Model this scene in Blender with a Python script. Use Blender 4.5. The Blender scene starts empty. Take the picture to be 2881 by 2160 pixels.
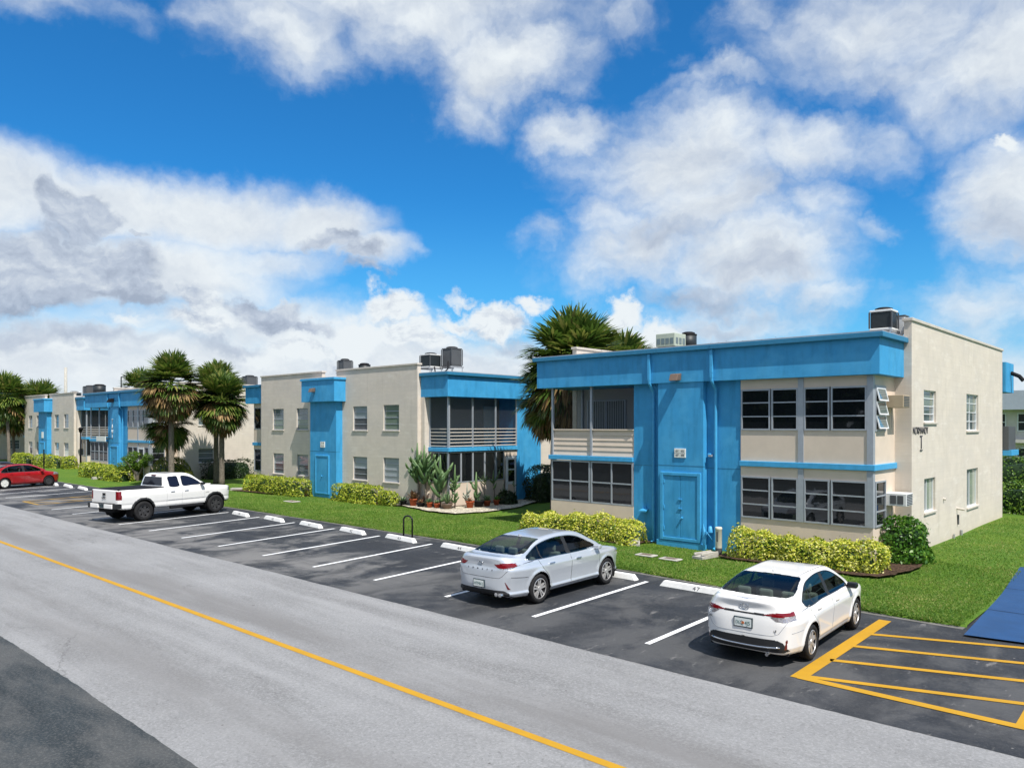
import bpy, bmesh, math, random
import numpy as np
from mathutils import Vector, Matrix
R = math.radians
random.seed(7); rng = np.random.default_rng(7)
S = bpy.context.scene
COL = S.collection
# ---------------------------------------------------------------- camera
YAW = 0.746136
cam = bpy.data.cameras.new("camera"); camo = bpy.data.objects.new("camera", cam); COL.objects.link(camo)
camo.location = (0, 0, 4.0); camo.rotation_euler = (R(90), 0, YAW)
cam.sensor_width = 36; cam.sensor_fit = 'HORIZONTAL'; cam.lens = 2157.57 / 2881 * 36
cam.shift_y = 115.92 / 2881; cam.clip_start = 0.1; cam.clip_end = 5000
S.camera = camo
# ---------------------------------------------------------------- light
SUN = Vector((0.60, -0.20, 1.0)).normalized()
sl = bpy.data.lights.new("sun", 'SUN'); sl.energy = 4.7; sl.angle = R(0.5); sl.color = (1.0, 0.95, 0.88)
so = bpy.data.objects.new("sun", sl); COL.objects.link(so)
so.rotation_euler = SUN.to_track_quat('Z', 'Y').to_euler()
S.view_settings.view_transform = 'Standard'; S.view_settings.look = 'None'
S.view_settings.exposure = 0.38; S.view_settings.gamma = 1.0

class NT:
    """small helper that builds shader nodes"""
    def __init__(s, tree): s.t = tree; s.n = tree.nodes; s.l = tree.links
    def new(s, typ, **kw):
        n = s.n.new(typ)
        for k, v in kw.items(): setattr(n, k, v)
        return n
    def put(s, sock, v):
        if v is None: return
        if isinstance(v, bpy.types.NodeSocket): s.l.new(v, sock)
        else:
            if isinstance(v, (tuple, list)) and len(v) == 3 and sock.type == 'RGBA': v = (*v, 1)
            sock.default_value = v
    def m(s, op, a, b=None, c=None, clamp=False):
        n = s.new('ShaderNodeMath', operation=op, use_clamp=clamp)
        s.put(n.inputs[0], a); s.put(n.inputs[1], b); s.put(n.inputs[2], c); return n.outputs[0]
    def v(s, op, a, b=None):
        n = s.new('ShaderNodeVectorMath', operation=op)
        s.put(n.inputs[0], a)
        if b is not None: s.put(n.inputs[3 if op == 'SCALE' else 1], b)
        return n.outputs['Value'] if op in ('DOT_PRODUCT', 'LENGTH') else n.outputs[0]
    def step(s, x, lo, hi, a=0.0, b=1.0):
        n = s.new('ShaderNodeMapRange', interpolation_type='SMOOTHSTEP')
        for i, q in enumerate((x, lo, hi, a, b)): s.put(n.inputs[i], q)
        return n.outputs[0]
    def noise(s, vec, scale, detail=4.0, rough=0.5, dist=0.0, out=0):
        n = s.new('ShaderNodeTexNoise'); s.put(n.inputs['Vector'], vec)
        n.inputs['Scale'].default_value = scale; n.inputs['Detail'].default_value = detail
        n.inputs['Roughness'].default_value = rough; n.inputs['Distortion'].default_value = dist
        return n.outputs[out]
    def mix(s, f, a, b, blend='MIX'):
        n = s.new('ShaderNodeMix', data_type='RGBA', blend_type=blend)
        s.put(n.inputs[0], f); s.put(n.inputs[6], a); s.put(n.inputs[7], b); return n.outputs[2]
    def comb(s, x, y, z=0.0):
        n = s.new('ShaderNodeCombineXYZ'); s.put(n.inputs[0], x); s.put(n.inputs[1], y); s.put(n.inputs[2], z); return n.outputs[0]
    def sep(s, v):
        n = s.new('ShaderNodeSeparateXYZ'); s.put(n.inputs[0], v); return n.outputs

# ---------------------------------------------------------------- sky with clouds, laid out by compass direction and elevation
W = bpy.data.worlds.new("World"); S.world = W; W.use_nodes = True
def sky():
    t = W.node_tree; t.nodes.clear(); k = NT(t)
    out = k.new('ShaderNodeOutputWorld'); bg = k.new('ShaderNodeBackground'); bg.inputs['Strength'].default_value = 0.1
    t.links.new(bg.outputs[0], out.inputs[0])
    nis = k.new('ShaderNodeTexSky', sky_type='NISHITA', sun_disc=False)
    nis.sun_elevation = math.asin(SUN.z); nis.sun_rotation = math.atan2(SUN.x, SUN.y)
    nis.air_density = 1.0; nis.dust_density = 0.4; nis.ozone_density = 2.0
    d = k.new('ShaderNodeTexCoord').outputs['Generated']
    rx, ry = math.cos(YAW), math.sin(YAW)
    a = k.v('DOT_PRODUCT', d, (rx, ry, 0)); b = k.v('DOT_PRODUCT', d, (-ry, rx, 0)); z = k.sep(d)[2]
    az = k.m('ARCTAN2', a, b); el = k.m('ARCSINE', z)
    uv = k.comb(az, el)
    def ae(x, y):
        u = (x - 1105.5) / 1655.8; v = (917.8 - y) / 1655.8
        return math.atan(u), math.atan(v * math.cos(math.atan(u)))
    w1 = k.noise(uv, 4.0, 2, 0.5, out=1); w2 = k.noise(uv, 16.0, 5, 0.62, out=1)
    warp = k.v('ADD', k.v('SCALE', k.v('SUBTRACT', w1, (.5, .5, .5)), 0.11), k.v('SCALE', k.v('SUBTRACT', w2, (.5, .5, .5)), 0.085))
    p = k.v('ADD', uv, warp)
    def field(blobs, lo=1.3, hi=0.25, q_=p):
        acc = None
        for (x, y, rx_, ry_, s) in blobs:
            c = ae(x, y); q = k.v('MULTIPLY', k.v('SUBTRACT', q_, (c[0], c[1], 0)), (1655.8 / rx_, 1655.8 / ry_, 0))
            f = k.step(k.v('LENGTH', q), lo, hi, 0.0, s)
            acc = f if acc is None else k.m('MAXIMUM', acc, f)
        return acc
    st = k.v('MULTIPLY', k.v('ADD', uv, k.v('SCALE', warp, .5)), (1.0, 1.45, 1.0))
    n1 = k.noise(st, 6.0, 10, 0.58, 0.2); n1u = k.noise(k.v('ADD', st, (0.012, 0.034, 0)), 6.0, 6, 0.58, 0.2)
    n2 = k.noise(st, 22.0, 8, 0.6, 0.1); n2u = k.noise(k.v('ADD', st, (0.003, 0.011, 0)), 22.0, 4, 0.6, 0.1)
    f1 = k.m('SUBTRACT', n1, 0.5); f2 = k.m('SUBTRACT', n2, 0.5)
    emb1 = k.m('SUBTRACT', n1, n1u); emb2 = k.m('SUBTRACT', n2, n2u)
    def layer(blobs, gain, a0, a1, lo=1.45, hi=-.05, n2g=.16, q_=None):
        D = field(blobs, lo, hi, q_ if q_ is not None else p); d_ = k.m('ADD', D, k.m('ADD', k.m('MULTIPLY', f1, gain), k.m('MULTIPLY', f2, n2g))); return k.step(d_, a0, a1), d_
    # soft high and middle clouds
    A1, d1 = layer([(900, -10, 520, 150, 1), (1090, 120, 250, 120, 1), (620, 40, 250, 130, .85), (1010, 225, 120, 85, .75), (1320, 40, 110, 80, .6), (470, 20, 130, 90, .6),
               (90, 0, 230, 75, .62), (260, 50, 120, 60, .45), (1900, 50, 330, 160, 1), (2170, 120, 250, 170, 1), (1630, 10, 100, 70, .6), (1540, 175, 190, 45, .62), (1450, 130, 60, 30, .4),
               (1470, 360, 300, 160, 1), (1240, 290, 140, 80, .85), (1730, 330, 250, 105, .85), (1910, 290, 140, 70, .6), (1390, 550, 240, 110, 1), (1610, 560, 250, 150, 1), (1560, 690, 330, 75, .85), (1760, 650, 130, 80, .7), (1540, 455, 250, 90, .95), (1330, 470, 120, 90, .8), (1740, 440, 130, 80, .8),
               (2180, 410, 150, 150, 1), (2190, 560, 120, 70, .6), (2090, 650, 190, 100, .72), (1870, 500, 75, 40, .62), (1190, 520, 90, 70, .62), (1950, 620, 60, 30, .5)], .95, .14, 1.06, n2g=.30)
    pw = k.v('ADD', uv, k.v('SCALE', warp, .55))
    # the bright sheet low on the left, and haze bank along the horizon
    A2, d2 = layer([(-40, 410, 330, 110, 1), (230, 445, 300, 85, 1), (480, 475, 300, 85, 1), (690, 495, 190, 75, 1), (800, 540, 130, 50, .9), (250, 580, 480, 110, 1), (880, 545, 80, 22, .6), (520, 560, 330, 60, .8),
               (300, 790, 900, 130, 1), (900, 800, 620, 110, .95), (1330, 800, 380, 90, .85), (2000, 810, 420, 80, .7), (560, 700, 520, 100, .9), (900, 880, 1500, 80, 1)], .50, .20, .98, 1.4, .1, n2g=.22, q_=pw)
    # crisp cumulus heads
    A3, d3 = layer([(855, 665, 75, 60, 1), (800, 720, 110, 70, 1), (900, 730, 110, 60, 1), (450, 640, 62, 45, 1), (430, 690, 130, 40, .9), (660, 740, 120, 45, .9), (1050, 690, 120, 55, .95), (1140, 650, 70, 25, .7), (1330, 670, 65, 50, 1), (1400, 720, 120, 55, 1), (1290, 730, 90, 50, .9), (120, 580, 90, 22, .8), (2190, 300, 40, 30, .9), (300, 695, 80, 30, .8), (560, 765, 90, 34, .8), (760, 780, 80, 40, .85), (980, 690, 70, 40, .8), (1210, 770, 110, 40, .85), (1480, 760, 120, 40, .8), (200, 770, 120, 30, .7), (990, 640, 60, 26, .7)], .85, .34, .80, 1.4, .05, n2g=.46)
    # grey clouds in shade
    A5, d5 = layer([(140, 460, 85, 60, 1), (190, 450, 60, 50, .9), (110, 560, 200, 85, 1), (240, 580, 140, 90, 1), (60, 625, 180, 70, 1), (310, 640, 110, 40, .9), (600, 660, 120, 50, .95), (540, 645, 80, 36, .8), (690, 690, 90, 26, .8), (740, 530, 90, 34, .85), (790, 560, 80, 40, .85), (800, 600, 80, 40, .7), (290, 495, 36, 16, .7)], .75, .40, .72, n2g=.42)
    A4, d4 = layer([ (230, 735, 260, 34, .75), (500, 740, 120, 28, .7), (1090, 740, 130, 28, .65), (980, 770, 300, 22, .5), (30, 720, 120, 40, .7), (1490, 640, 210, 40, .75), (1640, 590, 120, 55, .75), (1440, 510, 170, 50, .70), (1600, 450, 160, 60, .6), (1560, 690, 200, 30, .6), (2160, 480, 90, 40, .6), (1050, 160, 160, 50, .45), (700, 100, 170, 40, .4), (1950, 160, 250, 50, .5)], .66, .24, .84, n2g=.34)
    def lumc(base, d_, thick, e1, e2, lo, hi):
        x = k.m('ADD', k.m('SUBTRACT', base, k.m('MULTIPLY', k.step(d_, .7, 1.35), thick)), k.m('ADD', k.m('MULTIPLY', emb1, e1), k.m('MULTIPLY', emb2, e2)))
        return k.m('MAXIMUM', k.m('MINIMUM', x, hi), lo)
    def tone(l):
        r = k.new('ShaderNodeValToRGB'); cr = r.color_ramp
        cr.elements[0].position = 0.0; cr.elements[0].color = (.24, .30, .42, 1); cr.elements[1].position = 1.0; cr.elements[1].color = (.90, .96, 1.0, 1)
        e = cr.elements.new(.5); e.color = (.52, .60, .73, 1); k.put(r.inputs[0], l); return k.v('SCALE', r.outputs[0], CLOUD)
    CLOUD = 7.2
    c1 = tone(lumc(.88, d1, .20, 1.1, .45, .3, 1.0)); c2 = tone(lumc(.91, d2, .12, .8, .35, .5, 1.0)); c3 = tone(lumc(1.0, d3, .14, 2.0, 1.7, .5, 1.0)); c4 = tone(lumc(.50, d4, .06, 1.0, .6, .28, .75)); c5 = tone(lumc(.50, d5, .04, 1.5, 1.1, .26, .85))
    blue = k.mix(1.0, nis.outputs[0], (0.15, 0.72, 1.16), 'MULTIPLY')
    low = k.step(el, 0.30, 0.0)
    blue = k.mix(k.m('MULTIPLY', low, 0.5), blue, (1.7, 5.0, 7.0))
    blue = k.mix(k.step(el, .13, .0, 0, .9), blue, (4.9, 5.6, 6.7))
    col = k.mix(A2, blue, c2); col = k.mix(A1, col, c1); col = k.mix(A3, col, c3); col = k.mix(k.m('MULTIPLY', A4, .9), col, c4); col = k.mix(k.m('MULTIPLY', A5, .96), col, c5)
    # broken cloud added overhead and behind, out of view, to neutralise the fill light
    nb = k.noise(d, 2.6, 8, .6, .3); rest = k.m('MAXIMUM', k.step(b, .50, .30), k.step(el, .62, .80))
    col = k.mix(k.m('MULTIPLY', rest, k.step(nb, .36, .58)), col, tone(k.m('ADD', .80, k.m('MULTIPLY', k.m('SUBTRACT', nb, .5), -1.2))))
    k.put(bg.inputs[0], col)
    W.cycles.sampling_method = 'MANUAL'; W.cycles.sample_map_resolution = 512
sky()

# ---------------------------------------------------------------- object helpers
def tag(o, label=None, cat=None, group=None, kind=None):
    for a, b in (('label', label), ('category', cat), ('group', group), ('kind', kind)):
        if b: o[a] = b
    return o
def thing(name, loc=(0, 0, 0), label=None, cat=None, group=None, rz=0.0):
    o = bpy.data.objects.new(name, None); COL.objects.link(o); o.location = loc; o.rotation_euler = (0, 0, rz)
    o.empty_display_size = .3
    return tag(o, label, cat, group)
def link_mesh(name, verts, faces, mat, parent=None, smooth=False, origin=None):
    me = bpy.data.meshes.new(name)
    verts = np.asarray(verts, dtype=np.float64).reshape(-1, 3)
    if parent is not None and origin is None:
        p = parent; off = np.zeros(3)
        while p is not None: off += np.array(p.location); p = p.parent
        verts = verts - off
    elif origin is not None: verts = verts - np.array(origin)
    if isinstance(faces, np.ndarray):
        nf, w = faces.shape
        me.vertices.add(len(verts)); me.vertices.foreach_set('co', verts.ravel())
        me.loops.add(nf * w); me.loops.foreach_set('vertex_index', faces.ravel().astype(np.int32))
        me.polygons.add(nf); me.polygons.foreach_set('loop_start', np.arange(0, nf * w, w, dtype=np.int32))
        me.update(calc_edges=True)
    else:
        me.from_pydata([tuple(v) for v in verts], [], [tuple(f) for f in faces]); me.update()
    if smooth: me.polygons.foreach_set('use_smooth', [True] * len(me.polygons))
    if mat is not None: me.materials.append(mat)
    o = bpy.data.objects.new(name, me); COL.objects.link(o)
    if parent is not None: o.parent = parent
    elif origin is not None: o.location = origin
    return o
class MB:
    """collects boxes, quads, tubes; build() links them as one mesh"""
    def __init__(s, f=None): s.v = []; s.f = []; s.map = f or (lambda p: p)
    def add(s, vs, fs):
        b = len(s.v); s.v += [s.map(p) for p in vs]; s.f += [tuple(i + b for i in q) for q in fs]; return s
    def box(s, x0, x1, y0, y1, z0, z1):
        vs = [(x, y, z) for z in (z0, z1) for y in (y0, y1) for x in (x0, x1)]
        return s.add(vs, [(0, 2, 3, 1), (4, 5, 7, 6), (0, 1, 5, 4), (2, 6, 7, 3), (0, 4, 6, 2), (1, 3, 7, 5)])
    def quad(s, a, b, c, d): return s.add([a, b, c, d], [(0, 1, 2, 3)])
    def tube(s, pts, r, n=8, caps=True):
        pts = [Vector(p) for p in pts]; rs = r if isinstance(r, (list, tuple)) else [r] * len(pts)
        vs = []; fs = []; up = None
        for i, p in enumerate(pts):
            t = (pts[min(i + 1, len(pts) - 1)] - pts[max(i - 1, 0)]).normalized()
            if up is None: up = Vector((0, 0, 1)) if abs(t.z) < .9 else Vector((1, 0, 0))
            a = t.cross(up).normalized(); b = a.cross(t).normalized(); up = b
            for j in range(n):
                w = 2 * math.pi * j / n; vs.append(tuple(p + a * math.cos(w) * rs[i] + b * math.sin(w) * rs[i]))
        for i in range(len(pts) - 1):
            for j in range(n):
                k = (j + 1) % n; fs.append((i * n + j, i * n + k, (i + 1) * n + k, (i + 1) * n + j))
        if caps: fs += [tuple(range(n))[::-1], tuple(range((len(pts) - 1) * n, len(pts) * n))]
        return s.add(vs, fs)
    def lathe(s, prof, n=24, c=(0, 0, 0), axis='z'):
        vs = []; fs = []
        for (r, h) in prof:
            for j in range(n):
                w = 2 * math.pi * j / n; a, b = r * math.cos(w), r * math.sin(w)
                vs.append((c[0] + a, c[1] + b, c[2] + h) if axis == 'z' else (c[0] + a, c[1] + h, c[2] + b))
        for i in range(len(prof) - 1):
            for j in range(n):
                k = (j + 1) % n; fs.append((i * n + j, i * n + k, (i + 1) * n + k, (i + 1) * n + j))
        return s.add(vs, fs)
    def prism(s, poly, h0, h1, plane='xy'):
        n = len(poly)
        def P(a, b, h): return (a, b, h) if plane == 'xy' else ((a, h, b) if plane == 'xz' else (h, a, b))
        vs = [P(a, b, h0) for a, b in poly] + [P(a, b, h1) for a, b in poly]
        return s.add(vs, [tuple(range(n))[::-1], tuple(range(n, 2 * n))] + [(i, (i + 1) % n, n + (i + 1) % n, n + i) for i in range(n)])
    def build(s, name, mat, parent=None, smooth=False, bevel=0, origin=None):
        o = link_mesh(name, s.v, s.f, mat, parent, smooth, origin)
        if bevel:
            m = o.modifiers.new('bevel', 'BEVEL'); m.width = bevel; m.segments = 2; m.limit_method = 'ANGLE'; m.angle_limit = R(40)
        return o
def text(body, size, loc, rot, mat, parent=None, name='lettering', ext=0.004, sx=1.0, space=1.0, thin=0.0):
    c = bpy.data.curves.new(name, 'FONT'); c.body = body; c.size = size; c.extrude = ext; c.offset = -thin; c.align_x = 'CENTER'; c.align_y = 'CENTER'
    c.space_line = .95; c.space_character = space; c.materials.append(mat)
    tmp = bpy.data.objects.new(name, c); COL.objects.link(tmp); bpy.context.view_layer.update()
    me = bpy.data.meshes.new_from_object(tmp.evaluated_get(bpy.context.evaluated_depsgraph_get())); bpy.data.objects.remove(tmp); bpy.data.curves.remove(c)
    o = bpy.data.objects.new(name, me); COL.objects.link(o); o.location = loc; o.rotation_euler = rot; o.scale = (sx, 1, 1)
    if parent is not None:
        o.parent = parent; o.location = Vector(loc) - parent.location
    return o

# ---------------------------------------------------------------- materials
MATS = {}
def mat(name, col, rough=.6, spec=.5, metal=0, var=0.0, vscale=2.0, bump=0.0, bscale=60.0, coat=0.0, fn=None, coord='Object', det=6):
    m = bpy.data.materials.new(name); m.use_nodes = True; MATS[name] = m
    k = NT(m.node_tree); b = m.node_tree.nodes['Principled BSDF']
    b.inputs['Roughness'].default_value = rough; b.inputs['Specular IOR Level'].default_value = spec
    b.inputs['Metallic'].default_value = metal; b.inputs['Coat Weight'].default_value = coat; b.inputs['Coat Roughness'].default_value = .03
    c = k.new('ShaderNodeTexCoord').outputs[coord]
    if coord == 'Object': 
        g = k.new('ShaderNodeNewGeometry').outputs['Position']; c = g
    base = (*col, 1)
    if var:
        n = k.noise(c, vscale, det, .6); f = k.step(n, .25, .75, 1 - var, 1 + var)
        base = k.mix(1.0, base, k.comb(f, f, f), 'MULTIPLY')
    if fn: base = fn(k, c, base, b)
    k.put(b.inputs['Base Color'], base)
    if bump:
        bn = k.new('ShaderNodeBump'); bn.inputs['Strength'].default_value = bump; bn.inputs['Distance'].default_value = .02
        k.put(bn.inputs['Height'], k.noise(c, bscale, 5, .6)); k.l.new(bn.outputs[0], b.inputs['Normal'])
    return m
def stucco(k, c, base, b):
    # weather streaks running down and faint block courses
    s = k.sep(c); q = k.comb(k.m('ADD', s[0], s[1]), k.m('MULTIPLY', s[2], .12))
    n = k.noise(q, 3.0, 6, .65); base = k.mix(k.step(n, .50, .78, 0, .28), base, (.36, .32, .25, 1))
    n3 = k.noise(k.v('MULTIPLY', c, (.6, .6, 1.6)), .8, 6, .62); base = k.mix(k.step(n3, .42, .66, 0, .55), base, (.57, .52, .46, 1))
    n4 = k.noise(k.v('MULTIPLY', c, (.8, .8, 3.0)), 1.6, 6, .65); base = k.mix(k.step(n4, .52, .70, 0, .35), base, (.78, .73, .66, 1))
    foot = k.step(k.m('ADD', s[2], k.m('MULTIPLY', n, .5)), .75, .2, 0, .45); base = k.mix(foot, base, (.52, .42, .29, 1))
    w = k.new('ShaderNodeTexWave', wave_type='BANDS', bands_direction='Z'); k.put(w.inputs['Vector'], c); w.inputs['Scale'].default_value = .785 * 2
    w.inputs['Distortion'].default_value = .6; w.inputs['Detail'].default_value = 2
    return k.mix(k.step(w.outputs['Fac'], .93, 1, 0, .10), base, (.40, .36, .30, 1))
def bluewear(k, c, base, b):
    s = k.sep(c); q = k.comb(k.m('ADD', s[0], s[1]), k.m('MULTIPLY', s[2], .15))
    n = k.noise(q, 4.0, 6, .65); base = k.mix(k.step(n, .44, .70, 0, .50), base, (.025, .20, .39, 1))
    n2 = k.noise(c, 1.3, 6, .6); return k.mix(k.step(n2, .46, .70, 0, .5), base, (.085, .40, .68, 1))
mat('beige', (.63, .565, .485), .85, .2, var=.06, vscale=1.5, bump=.35, bscale=55, fn=stucco)
mat('beige_panel', (.65, .545, .445), .7, .3, var=.05, vscale=2, bump=.12, bscale=90)
mat('blue', (.045, .315, .60), .6, .35, var=.06, vscale=2.5, bump=.2, bscale=70, fn=bluewear)
mat('blue_trim', (.055, .34, .62), .5, .4, var=.10, vscale=6, bump=.1)
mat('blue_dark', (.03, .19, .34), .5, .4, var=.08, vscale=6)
mat('roof_gray', (.33, .33, .34), .9, .2, var=.25, vscale=1.2, bump=.2)
mat('cap', (.56, .51, .45), .7, .3, var=.08, vscale=3)
mat('alu', (.37, .40, .44), .45, .5, metal=.25, var=.06, vscale=8)
mat('white_frame', (.72, .74, .75), .4, .5, var=.04)
mat('dark_glass', (.008, .010, .012), .02, .9, bump=.035, bscale=2.2)
mat('gray_paint', (.42, .46, .53), .6, .3, var=.05)
def louv(k, c, base, b):
    w = k.new('ShaderNodeTexWave', wave_type='BANDS', bands_direction='Z'); k.put(w.inputs['Vector'], c); w.inputs['Scale'].default_value = 7
    return k.mix(k.step(w.outputs['Fac'], .3, .8), base, (.20, .24, .25, 1))
mat('blind_pane', (.42, .47, .50), .12, .5, coat=.6, fn=louv)
mat('green_pane', (.15, .21, .11), .12, .5, coat=.6, fn=louv)
mat('teal_pane', (.045, .085, .085), .05, .5, coat=.6, fn=louv)
def vblind(k, c, base, b):
    w = k.new('ShaderNodeTexWave', wave_type='BANDS', bands_direction='DIAGONAL'); s = k.sep(c)
    k.put(w.inputs['Vector'], k.comb(s[0], s[1], 0)); w.inputs['Scale'].default_value = 6
    return k.mix(k.step(w.outputs['Fac'], .3, .8), base, (.09, .10, .10, 1))
mat('vertical_blind', (.30, .32, .32), .5, .3, fn=vblind)
mat('interior_wall', (.42, .41, .39), .8, .2)
mat('black', (.010, .010, .012), .75, .2)
mat('black_gloss', (.010, .011, .013), .15, .5)
mat('galv', (.45, .46, .47), .45, .5, metal=.5, var=.15, vscale=9)
def coil(k, c, base, b):
    w = k.new('ShaderNodeTexWave', wave_type='BANDS', bands_direction='Z'); k.put(w.inputs['Vector'], c); w.inputs['Scale'].default_value = 9
    return k.mix(k.step(w.outputs['Fac'], .4, .8), base, (.006, .008, .010, 1))
mat('coil', (.030, .040, .045), .5, .4, fn=coil)
mat('unit_green', (.38, .43, .35), .6, .3, var=.06)
mat('unit_white', (.70, .71, .70), .5, .4, var=.05)
mat('unit_gray', (.085, .09, .095), .5, .4, var=.08)
mat('sign_white', (.74, .75, .70), .5, .4)
mat('sign_ink', (.07, .07, .08), .5, .3)
mat('bronze', (.16, .11, .08), .5, .5, var=.1)
mat('terracotta', (.36, .085, .035), .75, .2, var=.15, vscale=12)
mat('concrete', (.42, .40, .36), .85, .2, var=.15, vscale=5, bump=.2)
mat('white_paint', (.80, .80, .78), .6, .3, var=.07, vscale=7)
mat('cream', (.60, .58, .48), .6, .3, var=.08, vscale=6)
mat('trunk', (.17, .145, .12), .9, .2, var=.35, vscale=9, bump=.8, bscale=22)
def screen_mat(name, op):
    m = bpy.data.materials.new(name); m.use_nodes = True; k = NT(m.node_tree); MATS[name] = m
    o = m.node_tree.nodes['Material Output']; t = k.new('ShaderNodeBsdfTransparent'); d = k.new('ShaderNodeBsdfDiffuse')
    d.inputs[0].default_value = (.035, .037, .04, 1); x = k.new('ShaderNodeMixShader'); x.inputs[0].default_value = op
    k.l.new(t.outputs[0], x.inputs[1]); k.l.new(d.outputs[0], x.inputs[2]); k.l.new(x.outputs[0], o.inputs[0])
screen_mat('screen', .5); screen_mat('screen_thin', .22)

def curtain(k, c, base, b):
    w = k.new('ShaderNodeTexWave', wave_type='BANDS', bands_direction='DIAGONAL'); q = k.sep(c); k.put(w.inputs['Vector'], k.comb(q[0], q[1], 0)); w.inputs['Scale'].default_value = 4
    return k.mix(k.step(w.outputs['Fac'], .2, .9), base, (.22, .27, .22, 1))
mat('curtain_pane', (.46, .52, .44), .12, .5, coat=.6, fn=curtain)
# ---------------------------------------------------------------- ground, road, parking
def structure(o): o['kind'] = 'structure'; return o
def asphalt(k, c, base, b):
    s = k.sep(c); q = k.comb(k.m('MULTIPLY', s[0], .16), s[1])
    n = k.noise(q, 1.1, 6, .65); base = k.mix(k.step(n, .42, .72, 0, .75), base, (.145, .144, .143, 1))
    tr = k.noise(k.comb(k.m('MULTIPLY', s[0], .05), s[1]), 1.9, 3, .5); base = k.mix(k.step(tr, .5, .7, 0, .5), base, (.30, .30, .302, 1))
    n2 = k.noise(c, 1.6, 7, .65); base = k.mix(k.step(n2, .5, .72, 0, .5), base, (.275, .275, .276, 1))
    g = k.noise(c, 24, 4, .85); base = k.mix(k.step(g, .46, .62, 0, .55), base, (.36, .36, .36, 1))
    g3 = k.noise(c, 19, 4, .85); base = k.mix(k.step(g3, .54, .68, 0, .6), base, (.105, .104, .103, 1))
    w = k.m('ABSOLUTE', k.m('SUBTRACT', s[1], 8.1)); base = k.mix(k.m('MULTIPLY', k.step(w, 1.0, .1), k.step(k.noise(q, .8, 4, .6), .34, .60, 0, .75)), base, (.17, .165, .162, 1))
    w = k.m('ABSOLUTE', k.m('SUBTRACT', s[1], 5.3)); base = k.mix(k.m('MULTIPLY', k.step(w, 1.1, .1), k.step(k.noise(q, .7, 4, .6), .38, .62, 0, .55)), base, (.18, .175, .172, 1))
    v = k.noise(c, 4.2, 3, .6); base = k.mix(k.step(v, .725, .77, 0, .75), base, (.05, .045, .04, 1))
    # crack lines
    vo = k.new('ShaderNodeTexVoronoi', feature='DISTANCE_TO_EDGE'); wv = k.v('ADD', c, k.v('SCALE', k.noise(c, 1.2, 5, .6, out=1), 1.6)); k.put(vo.inputs['Vector'], wv); vo.inputs['Scale'].default_value = .11
    msk = k.step(k.noise(c, .35, 2, .5), .52, .58)
    return k.mix(k.m('MULTIPLY', k.m('MULTIPLY', k.step(vo.outputs['Distance'], .0035, .0005), msk), .45), base, (.07, .07, .07, 1))
def lot(k, c, base, b):
    s = k.sep(c)
    bx = k.m('PINGPONG', k.m('ADD', s[0], 10.56 + k_off), 1.3825)      # distance from the nearest stripe, bay by bay
    n = k.noise(k.v('MULTIPLY', c, (.75, .55, 1)), .75, 7, .66, .4)
    y = k.m('ADD', s[1], k.m('MULTIPLY', s[0], .05))
    left = k.step(s[0], -12, -20, .35, 1.0)
    front_ = k.step(k.m('ABSOLUTE', k.m('SUBTRACT', s[1], 12.3)), 2.6, .2, .0, .13)
    m1 = k.m('MULTIPLY', k.m('MULTIPLY', k.step(k.m('ADD', n, front_), .50, .66), left), .85)
    base = k.mix(m1, base, (.19, .185, .178, 1))
    n2 = k.noise(k.v('MULTIPLY', c, (.30, 1.2, 1)), 1.5, 7, .65); base = k.mix(k.step(n2, .46, .70, 0, .6), base, (.060, .062, .066, 1))
    st = k.noise(k.v('MULTIPLY', c, (1.2, .35, 1)), .9, 5, .6); base = k.mix(k.m('MULTIPLY', k.step(bx, .65, 1.25), k.step(st, .42, .6, 0, .65)), base, (.018, .020, .024, 1))
    g = k.noise(c, 22, 4, .85); base = k.mix(k.step(g, .48, .66, 0, .22), base, (.15, .15, .15, 1))
    v = k.noise(c, 6, 2, .5); base = k.mix(k.step(v, .76, .80, 0, .6), base, (.30, .29, .27, 1))
    w = k.noise(k.v('MULTIPLY', c, (2.0, .6, 1)), 2.2, 4, .7); return k.mix(k.step(w, .60, .72, 0, .55), base, (.24, .23, .22, 1))
k_off = 0.0
mat('road_asphalt', (.235, .236, .238), .82, .3, var=.10, vscale=.45, bump=.5, bscale=130, fn=asphalt)
mat('lot_asphalt', (.021, .024, .030), .75, .35, var=.2, vscale=.6, bump=.45, bscale=120, fn=lot)
def oldlot(k, c, base, b):
    n = k.noise(k.v('MULTIPLY', c, (.5, 1.5, 1)), 1.1, 7, .65); base = k.mix(k.step(n, .40, .66, 0, .85), base, (.085, .087, .086, 1))
    g = k.noise(c, 26, 4, .85); base = k.mix(k.step(g, .46, .64, 0, .4), base, (.17, .17, .165, 1))
    v = k.noise(c, 3.1, 6, .7); return k.mix(k.step(v, .60, .70, 0, .35), base, (.02, .024, .03, 1))
mat('apron_asphalt', (.026, .034, .039), .8, .3, var=.25, vscale=.8, bump=.6, bscale=110, fn=oldlot)
def paintwear(k, c, base, b):
    g = k.noise(c, 26, 6, .75); base = k.mix(k.step(g, .60, .72, 0, .55), base, (.10, .10, .10, 1))
    n = k.noise(c, 2.2, 4, .6); return k.mix(k.step(n, .5, .8, 0, .3), base, (.45, .43, .38, 1))
mat('stripe_white', (.80, .81, .82), .7, .3, fn=paintwear, var=.05)
def ywear(k, c, base, b):
    g = k.noise(c, 22, 6, .75); base = k.mix(k.step(g, .57, .70, 0, .5), base, (.24, .20, .12, 1))
    n = k.noise(c, 1.5, 4, .6); return k.mix(k.step(n, .45, .8, 0, .4), base, (.36, .20, .025, 1))
mat('stripe_yellow', (.45, .245, .013), .7, .3, fn=ywear, var=.06)
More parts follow.
